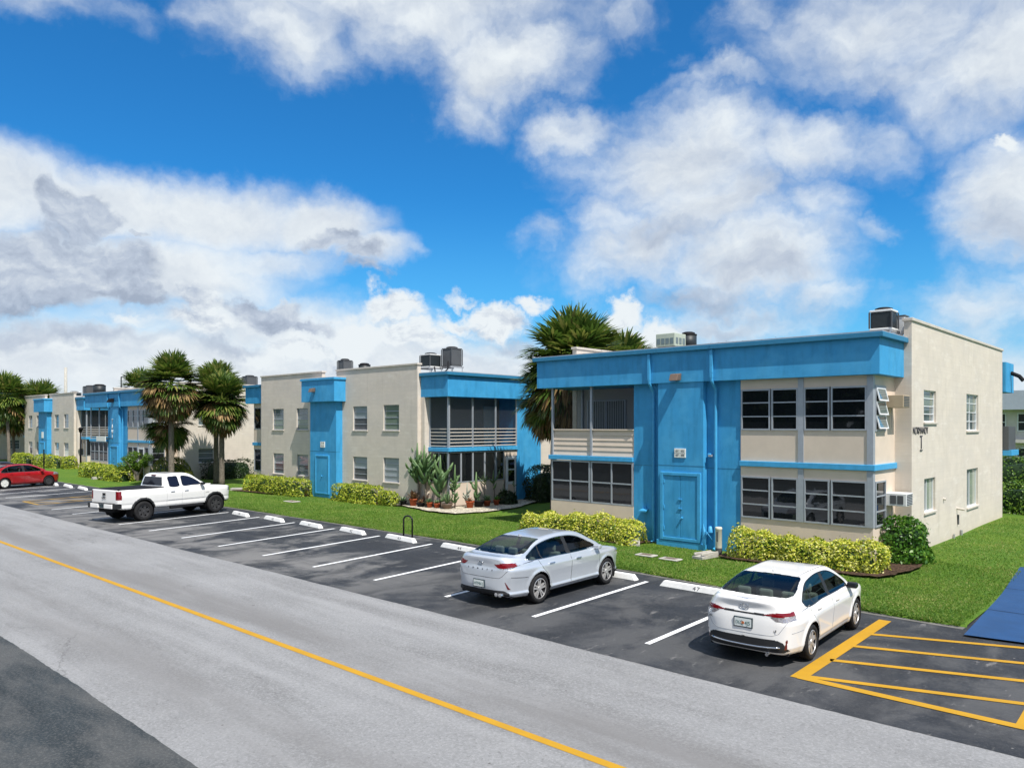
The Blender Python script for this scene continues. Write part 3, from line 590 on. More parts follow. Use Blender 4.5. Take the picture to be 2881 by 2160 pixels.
def type_b(sh, label, near=True):
    """beige gable front with a blue stair tower in the middle; screened porch round the right corner"""
    X = lambda x: x + sh
    root = thing('apartment_building', (X(-36.2), 24.3, 0), label, 'apartment building', 'blue and beige apartment buildings')
    Y0 = 24.34; F = front(Y0)
    hr = [(-34.07, -32.83, 3.74, 5.0), (-31.46, -30.2, 3.75, 5.03), (-34.07, -32.83, 1.12, 2.33), (-31.46, -30.2, 1.12, 2.35)]
    hl = [(-42.28, -41.05, 3.73, 4.98), (-39.62, -38.42, 3.74, 4.98), (-42.23, -41.05, 1.10, 2.31), (-39.59, -38.42, 1.10, 2.30)]
    for (a, c, hs) in ((-43.66, -37.0, hl), (-35.6, -28.78, hr)):
        hs2 = [(X(h[0]), X(h[1]), h[2], h[3]) for h in hs]
        g = wall_open(F, X(a), X(c), -.05, 6.95, hs2); t = .21
        g.quad((X(c), 0, -.05), (X(c), t, -.05), (X(c), t, 6.95), (X(c), 0, 6.95)); g.quad((X(a), 0, -.05), (X(a), 0, 6.95), (X(a), t, 6.95), (X(a), t, -.05)); g.quad((X(a), t, 6.3), (X(a), t, 6.95), (X(c), t, 6.95), (X(c), t, 6.3))
        g.build('gable_wall', MATS['beige'], root)
        MB().box(X(a - .05), X(c + .05), Y0 - .05, Y0 + .26, 6.95, 7.04).build('parapet_cap', MATS['cap'], root, bevel=.01)
        for i, h in enumerate(hs2):
            if near: pn, lo = [('blind_pane', 'unit_gray'), ('green_pane', 'green_pane'), ('blind_pane', 'unit_gray'), ('blind_pane', None)][i] if c > -30 else [('teal_pane', 'green_pane'), ('teal_pane', 'green_pane'), ('blind_pane', 'teal_pane'), ('blind_pane', 'teal_pane')][i]
            else: pn, lo = ('teal_pane', None) if i < 2 else ('blind_pane', 'sign_white' if c > -30 else 'dark_glass')
            window(root, F, *h, .10, (), (.25, .5, .75) if near else (.5,), pn, 'alu', fw=.04, sill=True, lower=lo)
    MB().box(X(-37.0), X(-35.6), Y0 + .0, Y0 + .2, 5.2, 6.3).build('wall', MATS['beige'], root)
    MB().box(X(-43.6), X(-28.9), Y0 + .15, 40, 6.3, 6.5).build('roof', MATS['roof_gray'], root)
    # stair tower and its fascia box
    boxpart('stair_tower', 'blue', root, X(-37.57), X(-35.05), 23.94, Y0 + .1, -.05, 5.3)
    j = MB(); j.box(X(-37.574), X(-35.046), 23.935, 24.2, 2.555, 2.58); j.build('joint', MATS['blue_dark'], root)
    boxpart('fascia', 'blue', root, X(-37.94), X(-34.75), 23.61, Y0 - .004, 5.29, 6.45)
    boxpart('fascia_lip', 'blue_trim', root, X(-38.0), X(-34.69), 23.55, Y0 - .004, 6.45, 6.57, bevel=.012)
    boxpart('roof', 'roof_gray', root, X(-37.94), X(-34.75), 23.6, Y0 + .3, 6.571, 6.59)
    df = MB(); df.box(X(-37.02), X(-36.92), 23.88, 23.95, .22, 2.36); df.box(X(-35.78), X(-35.68), 23.88, 23.95, .22, 2.36); df.box(X(-36.92), X(-35.78), 23.881, 23.95, 2.26, 2.358); df.box(X(-36.92), X(-35.78), 23.881, 23.95, .222, .30)
    door = df.build('utility_door', MATS['blue_trim'], root, bevel=.012)
    boxpart('door_leaf', 'blue', door, X(-36.915), X(-35.785), 23.905, 23.945, .305, 2.255, bevel=.008)
    MB().tube([(X(-36.35), 23.9, 1.2), (X(-36.35), 23.85, 1.2)], .04).build('handle', MATS['blue_trim'], door)
    # right side: set-back wall, porch
    w = MB(); w.box(X(-28.78), X(-28.5), Y0 + .211, 40, -.05, 6.3); w.build('wall', MATS['beige'], root)
    cw = MB(); cw.box(X(-28.5), X(-27.1), 24.86, 24.98, -.05, 1.2); cw.box(X(-27.22), X(-27.1), 24.98, 28.78, -.05, 1.2); cw.box(X(-27.22), X(-27.1), 28.72, 28.80, -.05, 2.73); cw.box(X(-27.22), X(-27.1), 28.8, 29.7, 2.42, 2.73); cw.build('porch_base_wall', MATS['beige_panel'], root)
    boxpart('fascia', 'blue', root, X(-28.77), X(-26.83), 24.55, 40, 5.37, 6.38)
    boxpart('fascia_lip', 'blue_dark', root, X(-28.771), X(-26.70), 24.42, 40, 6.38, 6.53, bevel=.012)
    boxpart('roof_edge', 'roof_gray', root, X(-28.9), X(-26.73), 24.45, 40, 6.531, 6.56)
    fl = MB(); fl.box(X(-28.5), X(-27.02), 24.78, 29.72, 2.73, 2.92); fl.build('porch_floor', MATS['blue_trim'], root, bevel=.012)
    rl = MB()
    for i in range(6):
        z = 2.97 + i * .165; rl.box(X(-27.15), X(-27.11), 24.9, 29.7, z, z + .045); rl.box(X(-28.5), X(-27.15), 24.87, 24.91, z, z + .045)
    rl.build('porch_railing', MATS['cap'], root)
    for y in (26.47, 28.1, 29.66): boxpart('porch_post', 'alu', root, X(-27.16), X(-27.09), y - .035, y + .035, 2.921, 5.369)
    boxpart('porch_post', 'alu', root, X(-27.18), X(-27.08), 24.83, 24.93, 2.921, 5.369); boxpart('porch_post', 'alu', root, X(-28.5), X(-28.42), 24.83, 24.9, 2.921, 5.369)
    sc = MB(); sc.quad((X(-27.19), 24.95, 2.93), (X(-27.19), 29.7, 2.93), (X(-27.19), 29.7, 5.36), (X(-27.19), 24.95, 5.36)); sc.quad((X(-28.45), 24.93, 2.93), (X(-27.19), 24.93, 2.93), (X(-27.19), 24.93, 5.36), (X(-28.45), 24.93, 5.36))
    sc.build('porch_screen', MATS['screen'], root)
    boxpart('porch_back_wall', 'interior_wall', root, X(-28.498), X(-28.49), 24.9, 29.9, 2.93, 5.36)
    boxpart('porch_door', 'sign_white', root, X(-28.488), X(-28.44), 28.6, 29.5, 2.93, 5.0)
    sm = side(X(-27.1))
    for (a, c) in ((24.88, 25.67), (25.67, 26.47), (26.47, 27.30), (27.30, 28.08), (28.12, 28.72)): window(root, sm, a, c, 1.22, 2.70, .02, (), (), fw=.045)
    window(root, front(24.86), X(-28.48), X(-27.12), 1.22, 2.70, .02, (.5,), (), fw=.045)
    boxpart('corner_post', 'alu', root, X(-27.2), X(-27.085), 24.84, 24.92, -.05, 2.728)
    d = boxpart('porch_door', 'white_frame', root, X(-27.16), X(-27.07), 28.86, 29.60, .15, 2.40)
    boxpart('pane', 'dark_glass', d, X(-27.075), X(-27.062), 29.0, 29.46, 1.75, 2.22); boxpart('pane', 'dark_glass', d, X(-27.075), X(-27.062), 29.0, 29.46, 1.1, 1.68); boxpart('door_panel', 'beige_panel', d, X(-27.075), X(-27.062), 28.98, 29.48, .3, .95)
    boxpart('recess_wall', 'blue', root, X(-28.4), X(-27.1), 29.7, 31.62, -.05, 5.38)
    boxpart('wall', 'beige', root, X(-28.4), X(-27.4), 31.62, 40, -.05, 5.38)
    # left side: window bay seen edge-on
    boxpart('fascia', 'blue', root, X(-46.0), X(-43.66), 24.55, 40, 5.37, 6.38); boxpart('fascia_lip', 'blue_dark', root, X(-46.13), X(-43.66), 24.42, 40, 6.38, 6.53, bevel=.012)
    b = MB(); b.box(X(-45.4), X(-43.6), 24.8, 24.9, -.05, 1.1); b.box(X(-45.4), X(-43.6), 24.8, 24.9, 2.5, 3.75); b.box(X(-45.4), X(-43.6), 24.8, 24.9, 5.1, 5.37); b.box(X(-45.4), X(-45.3), 24.9, 40, -.05, 5.37); b.build('bay_panel', MATS['beige_panel'], root)
    boxpart('band', 'blue_trim', root, X(-45.47), X(-43.6), 24.73, 24.82, 2.72, 2.9)
    window(root, front(24.8), X(-45.35), X(-43.7), 1.1, 2.5, .02, (.5,), (), fw=.05); window(root, front(24.8), X(-45.35), X(-43.7), 3.75, 5.1, .02, (.5,), (), fw=.05)
    return root
BA = type_a(0, 'nearest two storey apartment building with long blue fascia, double blue door and lettered gable')
BB = type_b(0, 'middle apartment building with beige parapet front, blue stair tower and cactus bed at its porch')
BA2 = type_a(-48.4, 'farther apartment building half hidden behind palms, glass door under its bay', near=False, lowdoor=True)
BB2 = type_b(-48.4, 'apartment building with beige parapet front and blue tower beyond the red car', near=False)
BA3 = type_a(-96.8, 'farthest beige apartment building showing behind the palms at the left edge', near=False)
mat('pale_wall', (.60, .56, .52), .8, .2, var=.08)
def far_building():
    root = thing('apartment_building', (-4, 67, 0), 'pale grey two storey building in the background right of the lettered gable', 'apartment building')
    mb = MB(); mb.box(-20, 16, 67.3, 80, 0, 6.0); mb.build('wall', MATS['pale_wall'], root)
    MB().box(-20.2, 16.2, 66.4, 80, 5.15, 6.55).build('fascia', MATS['gray_paint'], root)
    MB().box(-20.1, 16.1, 66.8, 67.3, 2.7, 2.95).build('band', MATS['pale_wall'], root)
    for i in range(9):
        x = -18.5 + i * 3.7
        for z in (1.0, 3.55): window(root, front(67.28), x, x + 3.0, z, z + 1.35, .0, (.5,), (.5,), 'dark_glass', 'white_frame', fw=.07)
far_building()
# ---------------------------------------------------------------- cars: body = smooth blend of extruded outlines, sampled along rays and cut into parts
def spline(pts, n=10, closed=False):
    P = np.array(pts, float); out = []; m = len(P)
    for i in range(m if closed else m - 1):
        p0, p1, p2, p3 = (P[(i - 1) % m], P[i], P[(i + 1) % m], P[(i + 2) % m]) if closed else (P[max(i - 1, 0)], P[i], P[i + 1], P[min(i + 2, m - 1)])
        d0, d1, d2 = [max(np.hypot(*(b - a)), 1e-6) ** .5 for a, b in ((p0, p1), (p1, p2), (p2, p3))]
        for t in np.arange(n) / n:
            m1 = ((p1 - p0) / d0 - (p2 - p0) / (d0 + d1) + (p2 - p1) / d1) * d1 if d0 > 1e-3 else (p2 - p1)
            m2 = ((p2 - p1) / d1 - (p3 - p1) / (d1 + d2) + (p3 - p2) / d2) * d1 if d2 > 1e-3 else (p2 - p1)
            out.append((2 * t**3 - 3 * t**2 + 1) * p1 + (t**3 - 2 * t**2 + t) * m1 + (-2 * t**3 + 3 * t**2) * p2 + (t**3 - t**2) * m2)
    if not closed: out.append(P[-1])
    return np.array(out)
class Field2:
    """signed distance to a closed outline, tabulated on a grid"""
    def __init__(s, poly, x0, x1, y0, y1, h=.012):
        s.x0, s.y0, s.h = x0, y0, h; xs = np.arange(x0, x1 + h, h); ys = np.arange(y0, y1 + h, h)
        gx, gy = np.meshgrid(xs, ys, indexing='ij'); d2 = np.full(gx.shape, 1e9); ins = np.zeros(gx.shape, bool); n = len(poly)
        for i in range(n):
            ax, ay = poly[i]; bx, by = poly[(i + 1) % n]; ex, ey = bx - ax, by - ay; wx, wy = gx - ax, gy - ay
            t = np.clip((wx * ex + wy * ey) / max(ex * ex + ey * ey, 1e-12), 0, 1)
            d2 = np.minimum(d2, (wx - ex * t) ** 2 + (wy - ey * t) ** 2)
            c = ((ay > gy) != (by > gy)); 
            with np.errstate(divide='ignore', invalid='ignore'): ins ^= c & (gx < ex * (gy - ay) / (by - ay if by != ay else 1e-12) + ax)
        s.g = np.where(ins, -1, 1) * np.sqrt(d2)
    def __call__(s, x, y):
        fx = np.clip((x - s.x0) / s.h, 0, s.g.shape[0] - 1.001); fy = np.clip((y - s.y0) / s.h, 0, s.g.shape[1] - 1.001)
        i = fx.astype(int); j = fy.astype(int); a = fx - i; b = fy - j; g = s.g
        return g[i, j] * (1 - a) * (1 - b) + g[i + 1, j] * a * (1 - b) + g[i, j + 1] * (1 - a) * b + g[i + 1, j + 1] * a * b
def smax(a, b, k): h = np.clip(.5 + .5 * (a - b) / k, 0, 1); return b * (1 - h) + a * h + k * h * (1 - h)
def smin(a, b, k): return -smax(-a, -b, k)
def inpoly(px, py, poly):
    c = np.zeros(px.shape, bool); n = len(poly)
    for i in range(n):
        ax, ay = poly[i]; bx, by = poly[(i + 1) % n]
        if ay == by: continue
        c ^= ((ay > py) != (by > py)) & (px < (bx - ax) * (py - ay) / (by - ay) + ax)
    return c
def paint(name, col, metal=0.0, flake=0.0, rough=.28):
    m = mat(name, col, rough, .5, metal=metal, coat=1.0)
    return m
paint('paint_silver', (.62, .66, .71), .5, rough=.30); paint('paint_white', (.82, .81, .79), 0, rough=.30); paint('paint_red', (.36, .008, .012), .15, rough=.3); paint('paint_dark', (.03, .04, .05), .3)
mat('seam', (.03, .032, .035), .6, .3)
mat('seam_soft', (.30, .31, .33), .6, .3)
mat('tyre', (.016, .016, .017), .8, .25, var=.2, vscale=12)
mat('alloy', (.52, .51, .50), .38, .6, metal=.55)
mat('alloy_dark', (.05, .05, .053), .4, .5)
mat('chrome', (.75, .76, .78), .12, .6, metal=1)
mat('plastic', (.018, .019, .021), .55, .4)
mat('lamp_red', (.17, .003, .007), .12, .5, coat=.5)
mat('lamp_dark_red', (.12, .006, .012), .1, .6, coat=1)
mat('lamp_clear', (.36, .34, .35), .08, .6, coat=1, metal=.4, var=.5, vscale=30)
mat('seat', (.46, .46, .43), .8, .2)
mat('cabin', (.030, .031, .033), .8, .2)
mat('plate', (.68, .72, .70), .4, .4); mat('plate_frame', (.03, .05, .06), .4, .4); mat('plate_ink', (.05, .14, .12), .5, .3); mat('plate_orange', (.60, .17, .05), .5, .3)
def carglass():
    m = bpy.data.materials.new('car_glass'); m.use_nodes = True; k = NT(m.node_tree); MATS['car_glass'] = m; o = m.node_tree.nodes['Material Output']
    t = k.new('ShaderNodeBsdfTransparent'); t.inputs[0].default_value = (.40, .47, .45, 1); g = k.new('ShaderNodeBsdfGlossy'); g.inputs['Roughness'].default_value = .01
    fr = k.new('ShaderNodeFresnel'); fr.inputs[0].default_value = 1.52; x = k.new('ShaderNodeMixShader'); k.l.new(fr.outputs[0], x.inputs[0]); k.l.new(t.outputs[0], x.inputs[1]); k.l.new(g.outputs[0], x.inputs[2]); k.l.new(x.outputs[0], o.inputs[0])
carglass()
mat('tint_glass', (.010, .010, .018), .03, .55)

def make_field(c):
    x0, x1 = c['x0'] - .15, c['x1'] + .15
    low = Field2(spline(c['low'], 8, True), x0, x1, 0, 2.2); plan = Field2(np.vstack([spline(c['plan'], 8), [[c['x0'], -.5], [c['x1'], -.5]][::1]]), x0, x1, -.5, 1.3)
    gh = Field2(spline(c['gh'], 8, True), x0, x1, .4, 2.3) if c.get('gh') else None
    zs, off = zip(*c['sect']); gz_, gw = zip(*c['ghw'])
    def f(x, y, z):
        y = np.abs(y)
        a = low(x, z); r = 0.0
        for wx in c['wheels']:                       # lips round the wheel arches
            d = np.hypot(x - wx, z - c['rw']); r = r + c.get('flare', .022) * np.exp(-((d - c['arch'] - .01) / .05) ** 2)
        o = np.interp(z, zs, off) - r
        b = plan(x, y + o)
        L = smax(a, b, c.get('klow', .07))
        if c.get('extra'): L = c['extra'](x, y, z, L)
        if gh is None: return L
        w = np.interp(z, gz_, gw) - c.get('taper', .05) * np.clip((np.abs(x - c['gcx']) - .7) / 1.0, 0, 2) ** 2
        G = smax(gh(x, z), (y - w) * .88, c.get('kgh', .09))
        return smin(L, G, c.get('kun', .03))
    return f
def car_mesh(c, h=.022):
    f = make_field(c); x0, x1 = c['x0'] - .1, c['x1'] + .1; W = c['halfw'] + .1; z0, z1 = .0, c['H'] + .1
    xs = np.linspace(x0, x1, int((x1 - x0) / h)); ys = np.linspace(-W, W, int(2 * W / h) // 2 * 2 + 1); zs = np.linspace(z0, z1, int((z1 - z0) / h))
    V = []; Fq = []; base = 0
    def grid(A, B, fn):
        nonlocal base
        a, b = np.meshgrid(A, B, indexing='ij'); P = np.stack(fn(a, b), -1).reshape(-1, 3); V.append(P); na, nb = a.shape
        idx = np.arange(na * nb).reshape(na, nb) + base; q = np.stack([idx[:-1, :-1], idx[1:, :-1], idx[1:, 1:], idx[:-1, 1:]], -1).reshape(-1, 4); Fq.append(q); base += na * nb
    o = np.ones
    grid(xs, zs, lambda a, b: (a, -W * np.ones_like(a), b)); grid(xs, zs, lambda a, b: (a, W * np.ones_like(a), b))
    grid(xs, ys, lambda a, b: (a, b, z1 * np.ones_like(a)))
    grid(ys, zs, lambda a, b: (x0 * np.ones_like(a), a, b)); grid(ys, zs, lambda a, b: (x1 * np.ones_like(a), a, b))
    P = np.vstack(V); Q = np.vstack(Fq)
    def project(P):
        s = np.zeros_like(P); s[:, 0] = np.clip(P[:, 0], c['x0'] + .75, c['x1'] - .75); s[:, 2] = c.get('spz', .58)
        lo = np.zeros(len(P)); hi = np.ones(len(P)) * 1.0; D = P - s
        # march from the outside in to find the outer surface
        t = np.ones(len(P)); 
        for _ in range(40):
            q = s + D * t[:, None]; v = f(q[:, 0], q[:, 1], q[:, 2]); t = np.clip(t - np.maximum(v, 0) * .8 / np.maximum(np.linalg.norm(D, axis=1), .2), .02, 1)
        lo = np.maximum(t - .06, 0); hi = np.minimum(t + .02, 1)
        for _ in range(16):
            mid = (lo + hi) / 2; q = s + D * mid[:, None]; v = f(q[:, 0], q[:, 1], q[:, 2]) > 0
            hi = np.where(v, mid, hi); lo = np.where(v, lo, mid)
        return s + D * ((lo + hi) / 2)[:, None]
    return project(P), Q, f, project
def part_from(name, P, Q, sel, m, root, smooth=True, push=0.0):
    q = Q[sel]; used, inv = np.unique(q.ravel(), return_inverse=True)
    return link_mesh(name, P[used], inv.reshape(-1, 4), m, root, smooth, origin=(0, 0, 0)) if len(q) else None
def wheel(root, x, y, r, w, style, name='wheel', steer=0.0):
    """tyre, rim with spokes; outer face towards sign(y)"""
    s = 1 if y > 0 else -1
    rr = r * style.get('rim', .68)
    ty = MB().lathe([(rr - .01, -w / 2 + .02), (rr + .01, -w / 2), (r - .035, -w / 2 - .005), (r - .008, -w / 2 + .02), (r, -w / 2 + .045), (r, w / 2 - .045), (r - .008, w / 2 - .02), (r - .035, w / 2 + .005), (rr + .01, w / 2), (rr - .01, w / 2 - .02)], 40, axis='y').build('tyre', MATS['tyre'], None, True)
    wh = bpy.data.objects.new(name, None); COL.objects.link(wh); wh.parent = root; wh.location = (x, y, r); wh.rotation_euler = (0, 0, steer)
    ty.parent = wh
    rim = MB(); rim.lathe([(rr, s * w * .5 - s * .015), (rr - .022, s * w * .47), (rr - .026, s * (w * .42))], 40, axis='y')
    yo = s * (w * .40)
    n = style.get('n', 5); hubr = .07
    for i in range(n):
        a = 2 * math.pi * i / n + .3
        for da in style.get('pair', (-.16, .16)):
            ca, sa = math.cos(a + da * 1.0), math.sin(a + da); cb, sb = math.cos(a + da * style.get('spread', .9)), math.sin(a + da * style.get('spread', .9)); hw = style.get('sw', .026)
            p0 = np.array([math.cos(a + da * 1.6) * .05, math.sin(a + da * 1.6) * .05]); p1 = np.array([cb, sb]) * (rr - .02); t = np.array([-(p1 - p0)[1], (p1 - p0)[0]]); t = t / np.linalg.norm(t)
            q = [p0 - t * hw, p0 + t * hw, p1 + t * hw * 1.2, p1 - t * hw * 1.2]
            rim.add([(a_, yo - s * .02 * 0, b_) for a_, b_ in q] + [(a_, yo - s * .05, b_) for a_, b_ in q], [(0, 1, 2, 3), (0, 1, 5, 4), (1, 2, 6, 5), (2, 3, 7, 6), (3, 0, 4, 7)])
    rim.lathe([(.001, yo + s * .012), (.055, yo + s * .01), (.075, yo - s * .03)], 20, axis='y')
    rm = rim.build('rim', MATS[style['mat']], None, False); rm.parent = wh
    disc = MB().lathe([(.001, s * w * .2), (rr - .05, s * w * .2), (rr - .01, s * w * .43)], 28, axis='y').build('spoke_gap_shade', MATS['black'], None); disc.parent = wh  # black dish: shade of the gaps between the spokes, put in as colour
    return wh
def ribbon(name, P, r, m, root, n=5):
    return MB().tube([tuple(p) for p in P], r, n).build(name, MATS[m], root, True, origin=(0, 0, 0))
def dense(poly, step=.05, closed=True):
    out = []; n = len(poly)
    for i in range(n if closed else n - 1):
        a, b = np.array(poly[i], float), np.array(poly[(i + 1) % n], float); k = max(1, int(np.hypot(*(b - a)) / step))
        for t in range(k): out.append(a + (b - a) * t / k)
    out.append(np.array(poly[0] if closed else poly[-1], float)); return out

def on_side(f, c, pts, sg):
    """points of the body's flank at given (x, z)"""
    p = np.array(pts, float); ys = np.linspace(c['halfw'] + .06, .3, 400)
    v = f(np.repeat(p[:, :1], 400, 1), np.repeat(ys[None], len(p), 0), np.repeat(p[:, 1:], 400, 1)) <= 0
    y = ys[np.where(v.any(1), v.argmax(1), 399)]; return np.stack([p[:, 0], sg * (y + .001), p[:, 1]], 1)
def on_end(f, c, pts, back=True):
    """points of the tail (or nose) at given (y, z)"""
    p = np.array(pts, float); xs = np.linspace(c['x0'] - .05, c['x0'] + .9, 700) if back else np.linspace(c['x1'] + .05, c['x1'] - .9, 700)
    v = f(np.repeat(xs[None], len(p), 0), np.repeat(p[:, :1], 700, 1), np.repeat(p[:, 1:], 700, 1)) <= 0
    x = xs[np.where(v.any(1), v.argmax(1), 699)]; return np.stack([x, p[:, 0], p[:, 1]], 1)
def patch(name, f, c, poly, m, root, where, sg=1, h=.009, proud=.004):
    """a lens or trim piece cut to an outline and laid on the body's tail or flank"""
    poly = [(p[0], p[1]) for p in poly]; a0, b0 = np.min(poly, 0); a1, b1 = np.max(poly, 0); A = np.arange(a0, a1 + h, h); B = np.arange(b0, b1 + h, h)
    ga, gb = np.meshgrid(A, B, indexing='ij'); pts = np.stack([ga.ravel(), gb.ravel()], 1)
    P = on_end(f, c, np.stack([sg * pts[:, 0], pts[:, 1]], 1)) if where == 'end' else on_side(f, c, pts, sg)
    if where == 'end': P[:, 0] -= proud
    else: P[:, 1] += sg * proud
    na, nb = ga.shape; idx = np.arange(na * nb).reshape(na, nb); q = np.stack([idx[:-1, :-1], idx[1:, :-1], idx[1:, 1:], idx[:-1, 1:]], -1).reshape(-1, 4)
    cc = pts[q].mean(1); ok = inpoly(cc[:, 0], cc[:, 1], poly); ax = 0 if where == 'end' else 1
    ok &= (P[q][:, :, ax].max(1) - P[q][:, :, ax]  .min(1)) < .12
    if where == 'end': ok &= P[q][:, :, 0].max(1) < c['x0'] + .42
    if ok.any(): part_from(name, P, q, ok, m, root)
def on_top(f, c, pts):
    p = np.array(pts, float); zs = np.linspace(c['H'] + .05, .5, 300)
    v = f(np.repeat(p[:, :1], 300, 1), np.repeat(p[:, 1:], 300, 1), np.repeat(zs[None], len(p), 0)) <= 0
    z = zs[np.where(v.any(1), v.argmax(1), 299)]; return np.stack([p[:, 0], p[:, 1], z], 1)
def sedan(c, label, loc, rz, group, scale=.955, h=.018):
    root = thing('parked_car', (loc[0], loc[1], 0), label, 'car', group, rz); root.scale = (scale,) * 3
    P, Q, f, project = car_mesh(c, h)
    e = .004
    C = P[Q].mean(1); n = np.cross(P[Q[:, 2]] - P[Q[:, 0]], P[Q[:, 3]] - P[Q[:, 1]]); n /= np.maximum(np.linalg.norm(n, axis=1), 1e-9)[:, None]
    x, y, z = C.T; nx, ny, nz = np.abs(n).T; ay = np.abs(y)
    arch = np.zeros(len(Q), bool)
    for wx in c['wheels']: arch |= (np.hypot(x - wx, z - c['rw']) < c['arch']) & (ny > .3) & (ay > .5)
    for wx in c['wheels']: arch |= (np.hypot(x - wx, z - c['rw']) < c['arch'] - .02) & (ay > .55)
    lab = np.zeros(len(Q), int)
    sides = (ny > .35) & (ay > .35)
    for poly in c['side_glass']: lab[sides & inpoly(x, z, spline(poly, 6, True))] = 1
    for poly in c.get('pillars', []): lab[(lab == 1) & inpoly(x, z, poly)] = 6
    lab[(x < c['rear_glass_x']) & (nx > .12) & (nz > .25) & inpoly(ay, z, c['rear_glass']) & (lab == 0)] = 2
    lab[(x > c['front_glass_x']) & (nx > .12) & (nz > .25) & inpoly(ay, z, c['front_glass']) & (lab == 0)] = 3
    rear = (nx > .25) & (x < c['x0'] + .55); pt = c.get('patches')
    for poly in ([] if pt else c['tail_rear']): lab[rear & inpoly(ay, z, poly)] = 4
    for poly in ([] if pt else c['tail_side']): lab[(ny > .3) & (x < 0) & inpoly(x, z, poly)] = 4
    for poly in ([] if pt else c.get('tail_clear', [])): lab[rear & inpoly(ay, z, poly)] = 5
    for poly in c.get('head_side', []): lab[(x > 1) & inpoly(x, z, poly) & (ay > .35)] = 5
    for poly in ([] if pt else c.get('rear_black', [])): lab[rear & inpoly(ay, z, poly)] = 6
    for poly in ([] if pt else c.get('reflector', [])): lab[rear & inpoly(ay, z, poly)] = 7
    lab[(z < c['sill'](x, ay))] = 6
    if c.get('grille'): 
        for poly in c['grille']: lab[(nx > .4) & (x > c['x1'] - .5) & inpoly(ay, z, poly)] = 6
    if c.get('cladding'):
        for wx in c['wheels']: lab[(np.hypot(x - wx, z - c['rw']) < c['arch'] + c['cladding']) & (ay > .6) & (ny > .2)] = 6
    lab[arch] = 9
    pm = MATS[c['paint']]
    part_from('body', P, Q, lab == 0, pm, root)
    part_from('side_window', P, Q, (lab == 1) & (y > 0), MATS[c['glass']], root); part_from('side_window', P, Q, (lab == 1) & (y < 0), MATS[c['glass']], root)
    part_from('rear_window', P, Q, lab == 2, MATS[c['glass']], root); part_from('windscreen', P, Q, lab == 3, MATS[c['glass']], root)
    for sg in (1, -1):
        part_from('tail_light', P, Q, (lab == 4) & (y * sg > 0), MATS['lamp_red'], root)
        part_from('light_lens', P, Q, (lab == 5) & (y * sg > 0) & (x < 0), MATS['lamp_clear'], root); part_from('headlight', P, Q, (lab == 5) & (y * sg > 0) & (x > 0), MATS['lamp_clear'], root)
        part_from('reflector', P, Q, (lab == 7) & (y * sg > 0), MATS['lamp_dark_red'], root)
    if pt:
        for sg in (1, -1):
            for nm, key, m_ in (('tail_light', 'tail_rear', 'lamp_red'), ('light_lens', 'tail_clear', 'lamp_clear'), ('reflector', 'reflector', 'lamp_dark_red'), ('rear_trim', 'rear_black', 'plastic')):
                for poly in c.get(key, []): patch(nm, f, c, poly, MATS[m_], root, 'end', sg, proud=.004 if key != 'rear_black' else .003)
            for poly in c['tail_side']: patch('tail_light', f, c, poly, MATS['lamp_red'], root, 'side', sg)
    part_from('lower_trim', P, Q, lab == 6, MATS['plastic'], root)
    # arch liners
    for wx in c['wheels']:
        for sg in (1, -1):
            L = MB(); ra = c['arch'] + .012; pts = [(wx + ra * math.cos(a), c['rw'] + ra * math.sin(a)) for a in np.linspace(-.5, math.pi + .5, 22)]
            for (a, b), (a2, b2) in zip(pts[:-1], pts[1:]): L.quad((a, sg * (c['halfw'] - .03), b), (a2, sg * (c['halfw'] - .03), b2), (a2, sg * .5, b2), (a, sg * .5, b))
            L.add([(a, sg * .5, b) for a, b in pts], [tuple(range(len(pts)))]); L.build('arch_liner', MATS['black'], root, origin=(0, 0, 0))
    fl = MB().box(c['x0'] + .25, c['x1'] - .25, -c['halfw'] + .18, c['halfw'] - .18, c['z_floor'], c['z_floor'] + .05); fl.build('underbody', MATS['black'], root, origin=(0, 0, 0))
    for wx in c['wheels']:
        for sg in (1, -1): wheel(root, wx, sg * (c['track']), c['rw'], c['tw'], c['wheel_style'] if not (c.get('front_steel') and wx > 0) else dict(mat='alloy_dark', n=8, pair=(0,), sw=.05, rim=.62))
    if c['glass'] == 'car_glass':
        cb = MB(); bz = c['belt'] - .06
        hw = c['halfw'] - .17
        cb.box(c['gcx'] - 1.2, c['gcx'] + 1.25, -hw, hw, .35, .40); cb.box(c['gcx'] + .85, c['gcx'] + 1.30, -hw + .1, hw - .1, .4, bz - .02)
        cb.box(c['gcx'] - 1.60, c['gcx'] - 1.05, -hw + .12, hw - .12, .4, bz - .02)
        for sg in (1, -1): cb.box(c['gcx'] - 1.3, c['gcx'] + 1.2, sg * hw, sg * (hw + .015), .4, bz - .03)
        cb.build('cabin', MATS['cabin'], root, origin=(0, 0, 0))
        for (sx, n_, w_) in ((c['gcx'] - .98, (-.42, 0, .42), .25), (c['gcx'] + .05, (-.36, .36), .27)):
            for sy in n_:
                sb = MB(); sb.box(sx, sx + .16, sy - (.24 if w_ > .26 else .21), sy + (.24 if w_ > .26 else .21), .42, bz + .06); sb.box(sx - .0, sx + .10, sy - .13, sy + .13, bz + .07, bz + .24)
                sb.build('seat', MATS['seat'], root, bevel=.04, origin=(0, 0, 0))
    # trim lines
    for poly in c['side_glass']:
        for sg in (1, -1): ribbon('window_trim', on_side(f, c, dense(spline(poly, 6, True), .04), sg), c.get('trim_r', .009), c.get('trim', 'seam'), root)
    for line in c['seams']:
        for sg in (1, -1): ribbon('panel_gap', on_side(f, c, dense(line, .05, False), sg), .005, c['seam_mat'], root, 4)
    for line in c.get('rear_seams', []): ribbon('panel_gap', on_end(f, c, dense(line, .04, False)), .005, c['seam_mat'], root, 4)
